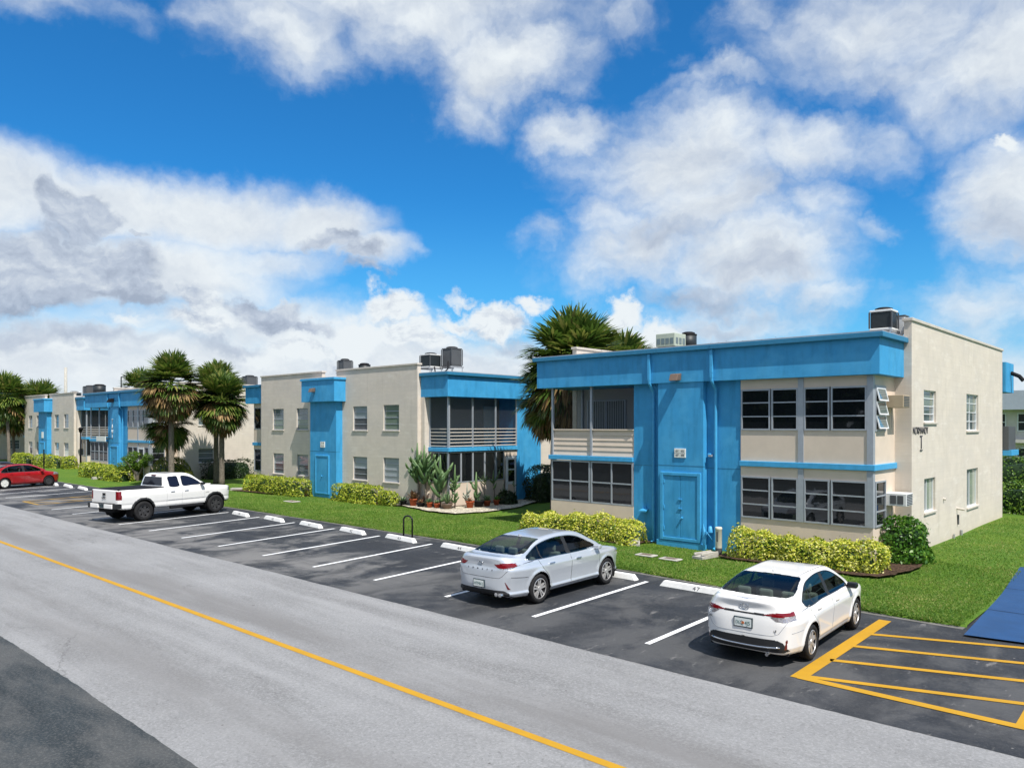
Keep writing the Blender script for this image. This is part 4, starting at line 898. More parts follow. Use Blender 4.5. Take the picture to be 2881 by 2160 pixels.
    # handles and mirrors
    for hx, hz in c['handles']:
        for sg in (1, -1):
            q = on_side(f, c, [(hx, hz)], sg)[0]; MB().box(q[0] - .10, q[0] + .10, q[1] - sg * .01, q[1] + sg * .035, q[2] - .014, q[2] + .014).build('door_handle', MATS[c.get('handle', c['paint'])], root, bevel=.012, origin=(0, 0, 0))
    mx, mz = c['mirror']
    for sg in (1, -1):
        q = on_side(f, c, [(mx, mz)], sg)[0]; mm = MB()
        prof = [(-.08, -.05), (-.06, .055), (.04, .06), (.10, .015), (.09, -.04), (.0, -.06)]
        y0 = q[1] + sg * .07; mm.prism([(q[0] + a, q[2] + b) for a, b in prof], y0, y0 + sg * .19, 'xz'); o = mm.build('mirror', MATS[c.get('mirror_mat', c['paint'])], root, bevel=.03, origin=(0, 0, 0))
        MB().box(q[0] - .02, q[0] + .04, q[1] - sg * .05, y0 + sg * .01, q[2] - .05, q[2] - .01).build('mirror_arm', MATS['plastic'], o, origin=(0, 0, 0))
    return root, f

def plate(root, f, c, zc, txt, loud):
    q = on_end(f, c, [(0, zc)])[0]; x = q[0] - .012
    p = MB().box(x - .008, x + .03, -.172, .172, zc - .09, zc + .09).build('licence_plate', MATS['plate_frame'], root, bevel=.006, origin=(0, 0, 0))
    MB().box(x - .012, x, -.152, .152, zc - .07, zc + .07).build('plate_face', MATS['plate'], p, origin=(0, 0, 0))
    t = text(txt, .095, (x - .014, 0, zc - .008), (R(90), 0, R(-90)), MATS['plate_ink'], None, 'plate_number', .001, .85); t.parent = p
    if loud:
        MB().lathe([(.001, 0), (.026, 0)], 12, (x - .0145, 0, 0), 'z')
        o = MB().tube([(x - .013, 0, zc - .005), (x - .015, 0, zc - .005)], .027, 12).build('plate_emblem', MATS['plate_orange'], p, origin=(0, 0, 0))
def badge(root, f, c, y, z, txt, size, m='chrome', sx=1.0):
    q = on_end(f, c, [(y, z)])[0]; t = text(txt, size, (q[0] - .006, y, z), (R(80), 0, R(-90)), MATS[m], None, 'badge', .003, sx); t.parent = root
def emblem(root, f, c, z, rx, rz):
    q = on_end(f, c, [(0, z)])[0]; mb = MB(); pts = [(q[0] - .012, rx * math.cos(a), z + rz * math.sin(a)) for a in np.linspace(0, 2 * math.pi, 25)]
    mb.tube(pts, .007, 6); mb.tube([(q[0] - .012, rx * .42 * math.cos(a), z + rz * .8 * math.sin(a)) for a in np.linspace(0, 2 * math.pi, 19)], .005, 5)
    mb.tube([(q[0] - .012, rx * .8 * math.cos(a), z + rz * .35 + rz * .42 * math.sin(a)) for a in np.linspace(0, 2 * math.pi, 19)], .005, 5); mb.build('emblem', MATS['chrome'], root, True, origin=(0, 0, 0))
COR = dict(patches=True, x0=-2.36, x1=2.27, H=1.435, halfw=.89, wheels=(-1.35, 1.35), rw=.318, arch=.372, tw=.205, track=.775, belt=.96, gcx=-.35, z_floor=.2, paint='paint_white', glass='car_glass',
    low=[(-2.30, .27), (-1.9, .2), (0, .18), (1.9, .19), (2.2, .24), (2.27, .45), (2.23, .66), (2.05, .80), (1.6, .90), (1.1, .97), (.6, .98), (-.6, .985), (-1.5, 1.03), (-1.9, 1.10), (-2.24, 1.14), (-2.31, 1.11), (-2.28, 1.0), (-2.31, .88), (-2.345, .72), (-2.36, .5)],
    gh=[(-2.08, 1.0), (-1.9, 1.14), (-1.4, 1.30), (-.95, 1.395), (-.4, 1.432), (.05, 1.435), (.45, 1.385), (.9, 1.19), (1.28, .98), (1.1, .85), (-1.8, .85)],
    plan=[(2.27, 0), (2.25, .35), (2.12, .66), (1.85, .83), (1.35, .885), (.5, .89), (-.5, .89), (-1.35, .885), (-1.9, .845), (-2.2, .72), (-2.33, .42), (-2.36, 0)],
    sect=[(.15, .14), (.22, .08), (.34, .035), (.50, .022), (.62, .012), (.74, .0), (.80, .008), (.86, .035), (.92, .05), (1.02, .10), (1.12, .16)],
    ghw=[(.85, .805), (.98, .765), (1.2, .68), (1.36, .60), (1.45, .54)],
    side_glass=[[(-1.52, .985), (-1.40, 1.12), (-1.12, 1.275), (-.70, 1.345), (-.2, 1.365), (.28, 1.325), (.72, 1.155), (1.00, .99), (.5, .965), (-.6, .965)]],
    pillars=[[(-.24, .9), (-.08, .9), (-.12, 1.4), (-.26, 1.4)], [(-1.10, .9), (-1.065, .9), (-1.09, 1.4), (-1.13, 1.4)]],
    rear_glass_x=-.8, rear_glass=[(0, 1.135), (.60, 1.15), (.66, 1.17), (.655, 1.22), (.56, 1.375), (.50, 1.385), (0, 1.392)], front_glass_x=.3, front_glass=[(0, 1.01), (.66, 1.0), (.55, 1.36), (0, 1.385)],
    tail_rear=[[(.34, .905), (.50, .945), (.80, .962), (.84, .955), (.84, .895), (.60, .882), (.44, .888)]], tail_side=[[(-2.26, .958), (-2.14, .96), (-2.06, .945), (-2.12, .90), (-2.26, .893)]],
    tail_clear=[[(.45, .884), (.60, .878), (.84, .892), (.84, .83), (.72, .80), (.56, .81)]],
    rear_black=[[(0, .27), (.66, .27), (.74, .30), (.66, .45), (.58, .49), (0, .50)], [(0, .915), (.36, .918), (.40, .895), (.36, .888), (0, .885)]],
    reflector=[[(.68, .33), (.71, .33), (.725, .50), (.705, .50)]], sill=lambda x, ay: np.full_like(x, .225), grille=[[(0, .28), (.6, .28), (.7, .6), (0, .62)]],
    head_side=[[(1.75, .72), (2.3, .62), (2.3, .74), (1.78, .83)]],
    seams=[[(-.17, .26), (-.16, .6), (-.17, .95)], [(.95, .30), (1.02, .6), (1.0, .95)], [(-.98, .30), (-1.03, .55), (-1.25, .75), (-1.38, .97)], [(-1.0, .27), (.95, .27)], [(-2.1, .60), (-1.75, .62)]],
    rear_seams=[[(-.86, 1.0), (-.60, .60), (-.50, .56), (.50, .56), (.60, .60), (.86, 1.0)]], seam_mat='seam_soft',
    handles=[(-.95, .855), (.08, .84)], mirror=(.88, .985), mirror_mat='black_gloss', wheel_style=dict(mat='alloy', n=7, pair=(-.12, .12), sw=.014, rim=.70))
SON = dict(patches=True, x0=-2.50, x1=2.36, H=1.475, halfw=.932, wheels=(-1.40, 1.405), rw=.338, arch=.392, tw=.225, track=.812, belt=1.0, gcx=-.35, z_floor=.22, paint='paint_silver', glass='car_glass',
    low=[(-2.42, .30), (-1.9, .21), (0, .19), (1.9, .20), (2.28, .25), (2.36, .45), (2.33, .66), (2.15, .83), (1.7, .94), (1.2, 1.01), (.6, 1.015), (-.6, 1.02), (-1.5, 1.06), (-2.0, 1.115), (-2.38, 1.135), (-2.44, 1.10), (-2.42, .95), (-2.46, .80), (-2.50, .62), (-2.49, .45)],
    gh=[(-2.25, 1.0), (-2.02, 1.13), (-1.5, 1.30), (-1.0, 1.42), (-.4, 1.47), (.05, 1.475), (.5, 1.425), (.95, 1.23), (1.36, 1.01), (1.2, .88), (-1.9, .88)],
    plan=[(2.36, 0), (2.34, .38), (2.2, .70), (1.9, .87), (1.4, .925), (.5, .932), (-.5, .932), (-1.4, .925), (-2.0, .88), (-2.32, .76), (-2.46, .45), (-2.5, 0)],
    sect=[(.15, .15), (.24, .07), (.32, .02), (.38, .04), (.55, .025), (.70, .006), (.82, .0), (.86, .006), (.90, .032), (.97, .05), (1.05, .10), (1.15, .16)],
    ghw=[(.88, .835), (1.02, .79), (1.2, .715), (1.38, .625), (1.49, .565)],
    side_glass=[[(-1.78, 1.045), (-1.60, 1.155), (-1.25, 1.295), (-.75, 1.375), (-.2, 1.395), (.32, 1.345), (.80, 1.165), (1.06, 1.03), (.5, 1.00), (-.6, 1.00)]],
    pillars=[[(-.22, .9), (-.06, .9), (-.12, 1.42), (-.25, 1.42)], [(-1.25, .9), (-1.215, .9), (-1.22, 1.42), (-1.26, 1.42)]],
    rear_glass_x=-.8, rear_glass=[(0, 1.14), (.62, 1.15), (.70, 1.17), (.70, 1.20), (.57, 1.405), (.52, 1.415), (0, 1.42)], front_glass_x=.3, front_glass=[(0, 1.04), (.70, 1.03), (.58, 1.39), (0, 1.42)],
    tail_rear=[[(.40, .978), (.50, .985), (.88, 1.015), (.88, .935), (.64, .89), (.50, .905)]], tail_side=[[(-2.40, 1.01), (-2.26, 1.015), (-2.12, 1.005), (-2.20, .95), (-2.40, .925)]],
    tail_clear=[[(.50, .908), (.64, .895), (.80, .925), (.78, .885), (.62, .868)]],
    rear_black=[[(0, .28), (.74, .27), (.76, .34), (.66, .40), (.5, .405), (0, .40)]],
    reflector=[[(.72, .43), (.765, .43), (.69, .59), (.675, .59)]], sill=lambda x, ay: np.full_like(x, .235), grille=[[(0, .28), (.55, .28), (.6, .7), (0, .72)]],
    head_side=[[(1.78, .80), (2.38, .68), (2.38, .82), (1.85, .90)]],
    seams=[[(-.16, .28), (-.15, .6), (-.16, .98)], [(1.0, .32), (1.06, .6), (1.04, .98)], [(-1.0, .32), (-1.06, .58), (-1.28, .8), (-1.42, 1.02)], [(-1.02, .30), (1.0, .30)], [(-2.28, .70), (-1.8, .66)]],
    rear_seams=[[(-.90, 1.04), (-.62, .72), (-.55, .68), (.55, .68), (.62, .72), (.90, 1.04)]], seam_mat='seam',
    handles=[(-.95, .875), (.12, .86)], handle='chrome', mirror=(.93, 1.03), trim='chrome', trim_r=.010, wheel_style=dict(mat='alloy', n=5, pair=(-.19, .19), sw=.017, spread=1.0, rim=.72))
RED = dict(COR); RED.update(H=1.465, paint='paint_red', seam_mat='seam', mirror_mat='paint_red', handle='paint_red', front_steel=True, tail_clear=[], rear_black=[], wheel_style=dict(mat='sign_white', n=7, pair=(0,), sw=.055, rim=.72), head_side=[[(1.62, .72), (2.3, .66), (2.3, .80), (1.70, .88)]])
DRK = dict(RED); DRK.update(paint='paint_dark', front_steel=False, glass='tint_glass')
PICK = dict(x0=-2.98, x1=2.85, H=1.95, halfw=1.01, wheels=(-1.82, 1.825), rw=.42, arch=.50, tw=.30, track=.90, belt=1.32, gcx=.3, z_floor=.5, paint='paint_white', glass='tint_glass', spz=.85, klow=.05, kgh=.12, flare=.03, cladding=.085, taper=.03,
    low=[(-2.95, .62), (-2.9, .58), (-1, .52), (1, .50), (2.4, .52), (2.78, .58), (2.85, .8), (2.84, 1.08), (2.72, 1.20), (2.3, 1.27), (1.5, 1.33), (1.0, 1.34), (.2, 1.34), (-.70, 1.345), (-.9, 1.35), (-1.5, 1.355), (-2.2, 1.365), (-2.9, 1.375), (-2.96, 1.37), (-2.975, 1.34), (-2.975, 1.2), (-2.975, .9)],
    gh=[(-.80, 1.2), (-.76, 1.38), (-.66, 1.84), (-.50, 1.93), (0, 1.95), (.35, 1.945), (.68, 1.87), (1.1, 1.58), (1.5, 1.32), (1.3, 1.1), (-.7, 1.1)],
    plan=[(2.85, 0), (2.84, .5), (2.74, .82), (2.5, .96), (1.8, 1.0), (.5, 1.01), (-.7, 1.01), (-1.8, 1.01), (-2.6, 1.0), (-2.88, .985), (-2.96, .93), (-2.98, .7), (-2.98, 0)],
    sect=[(.4, .10), (.52, .05), (.62, .02), (.75, .03), (.80, .012), (1.0, .0), (1.1, .0), (1.16, .012), (1.3, .03), (1.4, .05)],
    ghw=[(1.1, .955), (1.34, .925), (1.6, .83), (1.8, .75), (1.95, .68)],
    side_glass=[[(.16, 1.39), (.13, 1.60), (.15, 1.80), (.45, 1.79), (.78, 1.66), (1.08, 1.42), (.6, 1.385)], [(-.50, 1.385), (-.53, 1.6), (-.52, 1.79), (-.30, 1.81), (-.07, 1.80), (-.04, 1.6), (-.03, 1.39)]],
    rear_glass_x=-9, rear_glass=[(0, 1), (.1, 1), (.1, 1.1)], front_glass_x=.6, front_glass=[(0, 1.37), (.80, 1.36), (.66, 1.83), (0, 1.87)],
    tail_rear=[[(.80, 1.33), (1.1, 1.33), (1.1, .96), (.80, .96)]], tail_side=[[(-3.1, 1.33), (-2.82, 1.33), (-2.80, .96), (-3.1, .96)]], sill=lambda x, ay: np.full_like(x, .545),
    head_side=[[(2.55, 1.0), (2.9, .98), (2.9, 1.18), (2.6, 1.18)]], grille=[[(0, .7), (.6, .7), (.62, 1.15), (0, 1.15)]],
    seams=[[(-.70, .60), (-.70, 1.0), (-.72, 1.33)], [(.06, .62), (.06, 1.0), (.05, 1.36)], [(1.22, .64), (1.24, 1.0), (1.2, 1.33)], [(-.65, .80), (1.2, .78)]], seam_mat='seam_soft',
    handles=[(-.42, 1.16), (.28, 1.16)], handle='chrome', mirror=(1.08, 1.42), mirror_mat='black_gloss', wheel_style=dict(mat='alloy_dark', n=6, pair=(-.14, .14), sw=.03, rim=.62))
def build_cars():
    r, f = sedan(COR, 'white sedan parked beside the bright yellow hatched bay, Florida plate and wheel covers', (-6.02, 14.33), R(90 + 3.2), 'cars in the lot')
    plate(r, f, COR, .73, 'IXQ 4J5', True); badge(r, f, COR, .62, .745, 'COROLLA', .055, 'alloy_dark'); badge(r, f, COR, -.55, .65, 'LE', .055, 'alloy_dark'); emblem(r, f, COR, 1.0, .085, .058)
    q = on_end(f, COR, [(y, .345 + .02 * (abs(y) / .6) ** 2) for y in np.linspace(-.62, .62, 21)]); MB().tube([(a[0] - .01, a[1], a[2]) for a in q], .017, 6).build('bumper_strip', MATS['chrome'], r, True, origin=(0, 0, 0))
    q = on_top(f, COR, [(-.85, 0)])[0]; MB().add([(q[0] - .09, -.03, q[2] - .01), (q[0] - .09, .03, q[2] - .01), (q[0] + .09, 0, q[2] - .01), (q[0] - .09, 0, q[2] + .055)], [(0, 1, 3), (0, 3, 2), (1, 2, 3)]).build('antenna', MATS['paint_white'], r, origin=(0, 0, 0))
    for sg in (1, -1): ribbon('roof_gap', on_top(f, COR, [(x_, sg * (.50 + .03 * math.sin((x_ + 1) * 1.2))) for x_ in np.linspace(-1.0, .35, 20)]), .006, 'seam', r, 4)
    MB().tube([(-2.34, -.42, .235), (-2.15, -.42, .235)], .03).build('exhaust_pipe', MATS['chrome'], r, origin=(0, 0, 0))
    r, f = sedan(SON, 'silver sedan parked with chrome window trim and five spoke alloy wheels', (-12.20, 14.42), R(90 + 2.6), 'cars in the lot', .975)
    plate(r, f, SON, .52, 'HTMN J', False); emblem(r, f, SON, .985, .065, .04)
    for i, ch in enumerate('SONATA'): badge(r, f, SON, .36 - i * .144, .845, ch, .05, 'alloy_dark')
    q = on_top(f, SON, [(-.98, 0)])[0]; MB().add([(q[0] - .09, -.03, q[2] - .01), (q[0] - .09, .03, q[2] - .01), (q[0] + .09, 0, q[2] - .01), (q[0] - .09, 0, q[2] + .06)], [(0, 1, 3), (0, 3, 2), (1, 2, 3)]).build('antenna', MATS['paint_silver'], r, origin=(0, 0, 0))
    for y_ in (-.52, -.66): MB().lathe([(.045, 0), (.05, 0), (.05, .2), (.042, .2), (.042, .03), (.001, .03)], 18).build
    ex = MB(); ex.tube([(-2.47, -.50, .315), (-2.25, -.50, .315)], .045, 14); ex.tube([(-2.47, -.61, .315), (-2.25, -.61, .315)], .045, 14); ex.build('exhaust_pipe', MATS['chrome'], r, origin=(0, 0, 0))
    r, f = sedan(RED, 'red sedan parked at the left edge with a bare black front wheel', (-57.55, 14.9), R(90 + 16), 'cars in the lot', 1.04, .035)
    r, f = sedan(DRK, 'dark car just showing behind the red sedan', (-62.6, 14.9), R(90 + 16), 'cars in the lot', 1.04, .05)
    c = PICK; r, f = sedan(c, 'white lifted pickup truck with black wheel flares and tinted windows', (-34.45, 14.65), R(90 + 12), 'cars in the lot', .975, .03)
    MB().prism([(-2.93, -.93), (-2.93, .93), (-.80, .93), (-.80, -.93)], 1.355, 1.392).build('bed_cover', MATS['black'], r, bevel=.01, origin=(0, 0, 0))
    MB().add([(-.775, -.70, 1.45), (-.775, .70, 1.45), (-.70, .60, 1.80), (-.70, -.60, 1.80), (-.74, -.70, 1.45), (-.74, .70, 1.45), (-.665, .60, 1.80), (-.665, -.60, 1.80)], [(0, 1, 2, 3), (0, 4, 5, 1), (1, 5, 6, 2), (2, 6, 7, 3), (3, 7, 4, 0)]).build('rear_window', MATS['tint_glass'], r, origin=(0, 0, 0))
    MB().box(-.70, -.60, -.14, .14, 1.84, 1.89).build('brake_light', MATS['lamp_dark_red'], r, origin=(0, 0, 0))
    bm = MB(); bm.box(-3.13, -2.86, -.78, -.20, .60, .80); bm.box(-3.13, -2.86, .20, .78, .60, .80); bm.box(-3.08, -2.86, -.20, .20, .60, .80); bm.build('bumper', MATS['paint_white'], r, bevel=.03, origin=(0, 0, 0))
    bk = MB(); bk.box(-3.10, -2.80, -.98, -.78, .60, .81); bk.box(-3.10, -2.80, .78, .98, .60, .81); bk.box(-3.12, -2.86, -.76, .76, .80, .825); bk.build('bumper_step', MATS['plastic'], r, bevel=.02, origin=(0, 0, 0))
    MB().box(-3.095, -3.07, -.15, .15, .63, .77).build('licence_plate', MATS['plate_frame'], r, origin=(0, 0, 0))
    MB().box(-3.0, -2.96, -.09, .09, 1.13, 1.24).build('tailgate_handle', MATS['black_gloss'], r, bevel=.01, origin=(0, 0, 0))
    t = text('GMC', .14, (-2.99, 0, 1.03), (R(90), 0, R(-90)), MATS['seam'], None, 'badge', .004); t.parent = r
    for sg in (1, -1): MB().tube([(-.55, sg * .98, .46), (1.15, sg * .98, .46)], .06).build('side_step', MATS['black'], r, origin=(0, 0, 0))
    t = text('SIERRA', .07, (1.38, -1.005, 1.0), (R(90), 0, 0), MATS['seam'], None, 'badge', .003); t.parent = r
    MB().box(-2.9, -2.6, -.5, .5, .42, .6).build('hitch_beam', MATS['black'], r, origin=(0, 0, 0))
    MB().box(1.55, 2.0, -.45, .45, 1.31, 1.345).build('hood_scoop', MATS['paint_white'], r, bevel=.02, origin=(0, 0, 0))
build_cars()
# ---------------------------------------------------------------- plants
def leafmat(name, stops, rough=.45, patch=None, trans=.25, pscale=1.3):
    m = bpy.data.materials.new(name); m.use_nodes = True; k = NT(m.node_tree); MATS[name] = m; b = m.node_tree.nodes['Principled BSDF']
    g = k.new('ShaderNodeNewGeometry'); r = k.new('ShaderNodeValToRGB'); cr = r.color_ramp
    cr.elements[0].position = stops[0][0]; cr.elements[0].color = (*stops[0][1], 1); cr.elements[1].position = stops[-1][0]; cr.elements[1].color = (*stops[-1][1], 1)
    for p_, c_ in stops[1:-1]: e = cr.elements.new(p_); e.color = (*c_, 1)
    v = g.outputs['Random Per Island']
    if patch: v = k.m('ADD', v, k.m('MULTIPLY', k.m('SUBTRACT', k.noise(g.outputs['Position'], pscale, 4, .6), .5), patch), clamp=True)
    k.put(r.inputs[0], v); k.put(b.inputs['Base Color'], r.outputs[0]); b.inputs['Roughness'].default_value = rough; b.inputs['Specular IOR Level'].default_value = .4
    if trans:
        o = m.node_tree.nodes['Material Output']; t = k.new('ShaderNodeBsdfTranslucent'); k.put(t.inputs[0], r.outputs[0]); x = k.new('ShaderNodeMixShader'); x.inputs[0].default_value = trans
        k.l.new(b.outputs[0], x.inputs[1]); k.l.new(t.outputs[0], x.inputs[2]); k.l.new(x.outputs[0], o.inputs[0])
    return m
leafmat('variegated', [(0, (.07, .15, .014)), (.2, (.22, .32, .022)), (.38, (.50, .54, .045)), (.75, (.74, .72, .10)), (1, (.85, .82, .32))], .4, 1.3, .36, pscale=2.6)
leafmat('variegated_far', [(0, (.10, .18, .016)), (.5, (.36, .44, .036)), (1, (.66, .66, .09))], .45, .6, .36)
leafmat('deep_green', [(0, (.030, .10, .012)), (.6, (.075, .20, .018)), (1, (.18, .32, .04))], .35, .5, .3)
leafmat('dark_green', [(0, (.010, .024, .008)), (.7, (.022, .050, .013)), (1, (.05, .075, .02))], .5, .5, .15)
leafmat('bright_green', [(0, (.035, .09, .010)), (.5, (.08, .18, .015)), (1, (.20, .30, .03))], .45, .6, .25)
leafmat('olive_green', [(0, (.05, .085, .008)), (.5, (.13, .18, .012)), (1, (.30, .28, .03))], .5, .9, .25)
leafmat('frond_green', [(0, (.035, .075, .012)), (.4, (.085, .15, .022)), (.75, (.15, .21, .032)), (1, (.27, .26, .07))], .45, .5, .32)
leafmat('frond_dry', [(0, (.11, .065, .022)), (.5, (.22, .13, .045)), (1, (.38, .26, .11))], .7, .4, .2)
leafmat('cactus_skin', [(0, (.06, .12, .045)), (1, (.12, .20, .075))], .5, .5, 0)
leafmat('cactus_gray', [(0, (.20, .25, .20)), (1, (.34, .38, .32))], .6, .5, 0)
leafmat('aloe', [(0, (.07, .14, .06)), (1, (.20, .30, .14))], .45, .3, .1)
leafmat('reddish', [(0, (.16, .08, .04)), (.5, (.20, .13, .06)), (1, (.30, .12, .07))], .5, .3, .1)
leafmat('grass_blade', [(0, (.058, .145, .013)), (.45, (.115, .235, .021)), (.8, (.21, .31, .045)), (1, (.40, .38, .13))], .6, 1.1, .45, .7)
def unit(v): return v / np.maximum(np.linalg.norm(v, axis=-1, keepdims=True), 1e-9)
def leaves(name, C, N, size, m, parent, aspect=.5, spread=.9):
    """many small pointed leaves, each an island of two triangles folded on its midrib"""
    n = len(C); N = unit(N + rng.normal(0, spread, (n, 3)) * .7); A = rng.normal(0, 1, (n, 3)); A[:, 2] -= .3; A = unit(A - N * (A * N).sum(1, keepdims=True)); B = np.cross(N, A)
    s = (size * rng.uniform(.65, 1.3, n))[:, None]; 
    V = np.stack([C - A * s * .5, C + B * s * aspect * .5 + N * s * .08, C + A * s * .5, C - B * s * aspect * .5 + N * s * .08], 1).reshape(-1, 3)
    F = np.arange(4 * n).reshape(n, 4); return link_mesh(name, V, F, MATS[m], parent)
def lumps(P, seed, amp, sc=1.6):
    r = np.random.default_rng(seed); o = np.zeros(len(P))
    for _ in range(7): 
        w = r.normal(0, sc, 3); o += np.sin(P @ w * 2.2 + r.uniform(0, 6.3)) / 7
    return o * amp * 2
def shell(n, sx, sy, sz, pw, seed):
    """points and normals over a lumpy rounded block standing on the ground"""
    D = unit(rng.normal(0, 1, (n, 3)) * np.array([sx, sy, sz]) ** .5); D[:, 2] = np.abs(D[:, 2]) * 1.0 - .12 * rng.random(n); D = unit(D)
    k = 1 / (np.abs(D[:, 0] / sx) ** pw + np.abs(D[:, 1] / sy) ** pw + np.abs(D[:, 2] / sz) ** pw) ** (1 / pw)
    P = D * k[:, None]; G = np.sign(P) * np.abs(P / [sx, sy, sz]) ** (pw - 1) / [sx, sy, sz]; return P, unit(G)
def shrub(name, cx, cy, lx, ly, h, m, label, cat, n, size, pw=5, group=None, rz=0, core='dark_green', amp=.10, z=0, aspect=.5):
    root = thing(name, (cx, cy, gz(cx, cy) + z), label, cat, group, rz); seed = int(abs(cx * 31 + cy * 17)) + 3
    # even cover: candidates along the length
    P, N = shell(n * 3, lx / 2, ly / 2, h, pw, seed)
    if lx > 2 * ly or ly > 2 * lx:                # long hedge: extruded cross-section with rounded ends
        a = 0 if lx > ly else 1; L, Wd = (lx, ly) if a == 0 else (ly, lx); t = rng.uniform(-L / 2, L / 2, n * 3); ang = rng.uniform(-.10, math.pi + .10, n * 3)
        c, s_ = np.cos(ang), np.sin(ang); kk = 1 / (np.abs(c / (Wd / 2)) ** 4 + np.abs(s_ / h) ** 4) ** .25
        edge = np.clip((L / 2 - np.abs(t)) / (Wd * .45), 0, 1); sq = (1 - (1 - edge) ** 3) ** .5
        q = np.stack([t, c * kk * (.35 + .65 * sq), np.maximum(s_, -.05) * kk * (.55 + .45 * sq)], 1); nn = np.stack([np.sign(t) * (1 - edge) ** 2 * 1.5, c, s_], 1)
        w = kk > 0; P, N = q, unit(nn)
        if a == 1: P = P[:, [1, 0, 2]]; N = N[:, [1, 0, 2]]
    o = lumps(P + [cx, cy, 0], seed, amp); P = P + N * (o - rng.exponential(.05, len(P)) + .015)[:, None]; P[:, 2] = np.maximum(P[:, 2], .03)
    P = P[:n * 3][:n]; N = N[:n]
    sn = rng.random(len(P)) < .04; P[sn] += N[sn] * rng.uniform(.03, .12, sn.sum())[:, None]
    leaves('foliage', P, N, size, m, None, aspect).parent = root
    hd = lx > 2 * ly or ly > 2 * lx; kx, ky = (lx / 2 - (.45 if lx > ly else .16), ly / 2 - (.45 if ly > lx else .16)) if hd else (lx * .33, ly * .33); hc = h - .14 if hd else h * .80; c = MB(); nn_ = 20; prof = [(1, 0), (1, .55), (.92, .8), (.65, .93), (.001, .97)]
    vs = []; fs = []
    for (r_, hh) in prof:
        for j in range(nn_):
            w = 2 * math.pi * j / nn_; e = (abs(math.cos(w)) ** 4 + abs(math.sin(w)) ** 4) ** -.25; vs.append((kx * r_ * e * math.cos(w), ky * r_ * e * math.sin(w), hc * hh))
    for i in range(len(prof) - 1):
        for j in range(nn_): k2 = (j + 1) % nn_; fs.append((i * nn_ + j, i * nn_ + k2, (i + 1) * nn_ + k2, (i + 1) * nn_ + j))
    link_mesh('dark_core', vs, fs, MATS[core], None, True, origin=(0, 0, 0)).parent = root  # solid dark core added inside to stop the view through the leaves
    return root
HG = 'yellow green hedges'
shrub('hedge', -16.75, 21.65, 5.3, 1.0, .77, 'variegated', 'yellow green hedge under the porch windows left of the double blue door', 'hedge', 13000, .09, group=HG, amp=.12)
shrub('hedge', -8.65, 21.62, 4.5, 1.0, .78, 'variegated', 'yellow green hedge under the bay windows behind the white sedan', 'hedge', 12500, .09, group=HG, amp=.11)
shrub('shrub', -6.55, 23.35, 1.35, 1.3, 1.22, 'deep_green', 'rounded glossy green shrub at the corner of the lettered gable wall', 'shrub', 3200, .12, 2.6, amp=.14)
shrub('hedge', -40.3, 23.45, 6.4, .95, .98, 'variegated_far', 'yellow green hedge left of the middle building\'s blue stair tower', 'hedge', 6500, .12, group=HG)
shrub('hedge', -32.9, 23.75, 3.9, .9, .92, 'variegated_far', 'yellow green hedge right of the middle building\'s blue stair tower', 'hedge', 4200, .12, group=HG)
shrub('shrub', -30.3, 23.75, 1.25, .8, .80, 'variegated_far', 'small yellow green shrub between the middle hedge and the cactus pots', 'shrub', 1300, .11, 3)
shrub('hedge', -26.15, 31.0, 1.4, 2.4, 1.95, 'dark_green', 'dark green hedge against the blue wall past the white porch door', 'hedge', 4500, .12, 4, amp=.15)
shrub('hedge', -88.2, 23.2, 4.4, 1.1, 1.15, 'variegated_far', 'yellow green hedge left of the farthest blue stair tower', 'hedge', 2500, .16, group=HG)
shrub('hedge', -81.4, 23.5, 6.4, 1.0, 1.15, 'variegated_far', 'yellow green hedge right of the farthest blue stair tower', 'hedge', 3000, .16, group=HG)
shrub('shrub', -77.3, 24.0, 1.9, 1.1, 1.15, 'variegated_far', 'small yellow green shrub at the foot of the black lamp post', 'shrub', 1300, .15, 3)
shrub('hedge', -63.0, 21.3, 4.0, 1.2, 1.05, 'variegated_far', 'yellow green hedge in front of the farther building\'s porch', 'hedge', 3000, .15, group=HG)
shrub('hedge', -58.2, 21.1, 4.0, 1.2, 1.0, 'variegated_far', 'yellow green hedge behind the bed of the pickup truck', 'hedge', 3000, .15, group=HG)
shrub('shrub', -51.9, 22.4, 2.9, 2.4, 1.85, 'olive_green', 'large rounded olive green bush behind the pickup cab', 'bush', 6500, .11, 2.6, amp=.12)
shrub('hedge', -54.2, 27.6, 1.2, 4.0, 1.45, 'dark_green', 'dark hedge along the shaded gable just left of the double palm trunks', 'hedge', 3000, .14, amp=.12)
shrub('hedge', -54.1, 32.6, 1.3, 4.2, 1.50, 'dark_green', 'dark hedge along the shaded gable right of the double palm trunks', 'hedge', 3000, .14, amp=.12)
shrub('hedge', -2.5, 39.2, 10.4, 1.5, 1.35, 'bright_green', 'low green hedge right of the lettered gable, nearer of two', 'hedge', 9000, .12, amp=.14)
shrub('hedge', -3.2, 43.6, 12, 1.8, 2.3, 'bright_green', 'tall green hedge in front of the pale grey building, behind a lower hedge', 'hedge', 9000, .14, amp=.18)
shrub('hedge', -2.5, 58.0, 18, 1.5, 2.2, 'dark_green', 'dark hedge at the foot of the pale grey building', 'hedge', 6000, .18, amp=.2)
shrub('hedge', -96.0, 27.5, 8, 1.2, 1.3, 'dark_green', 'dark hedge at the far left edge behind the two leaning palms', 'hedge', 2500, .18, amp=.15)
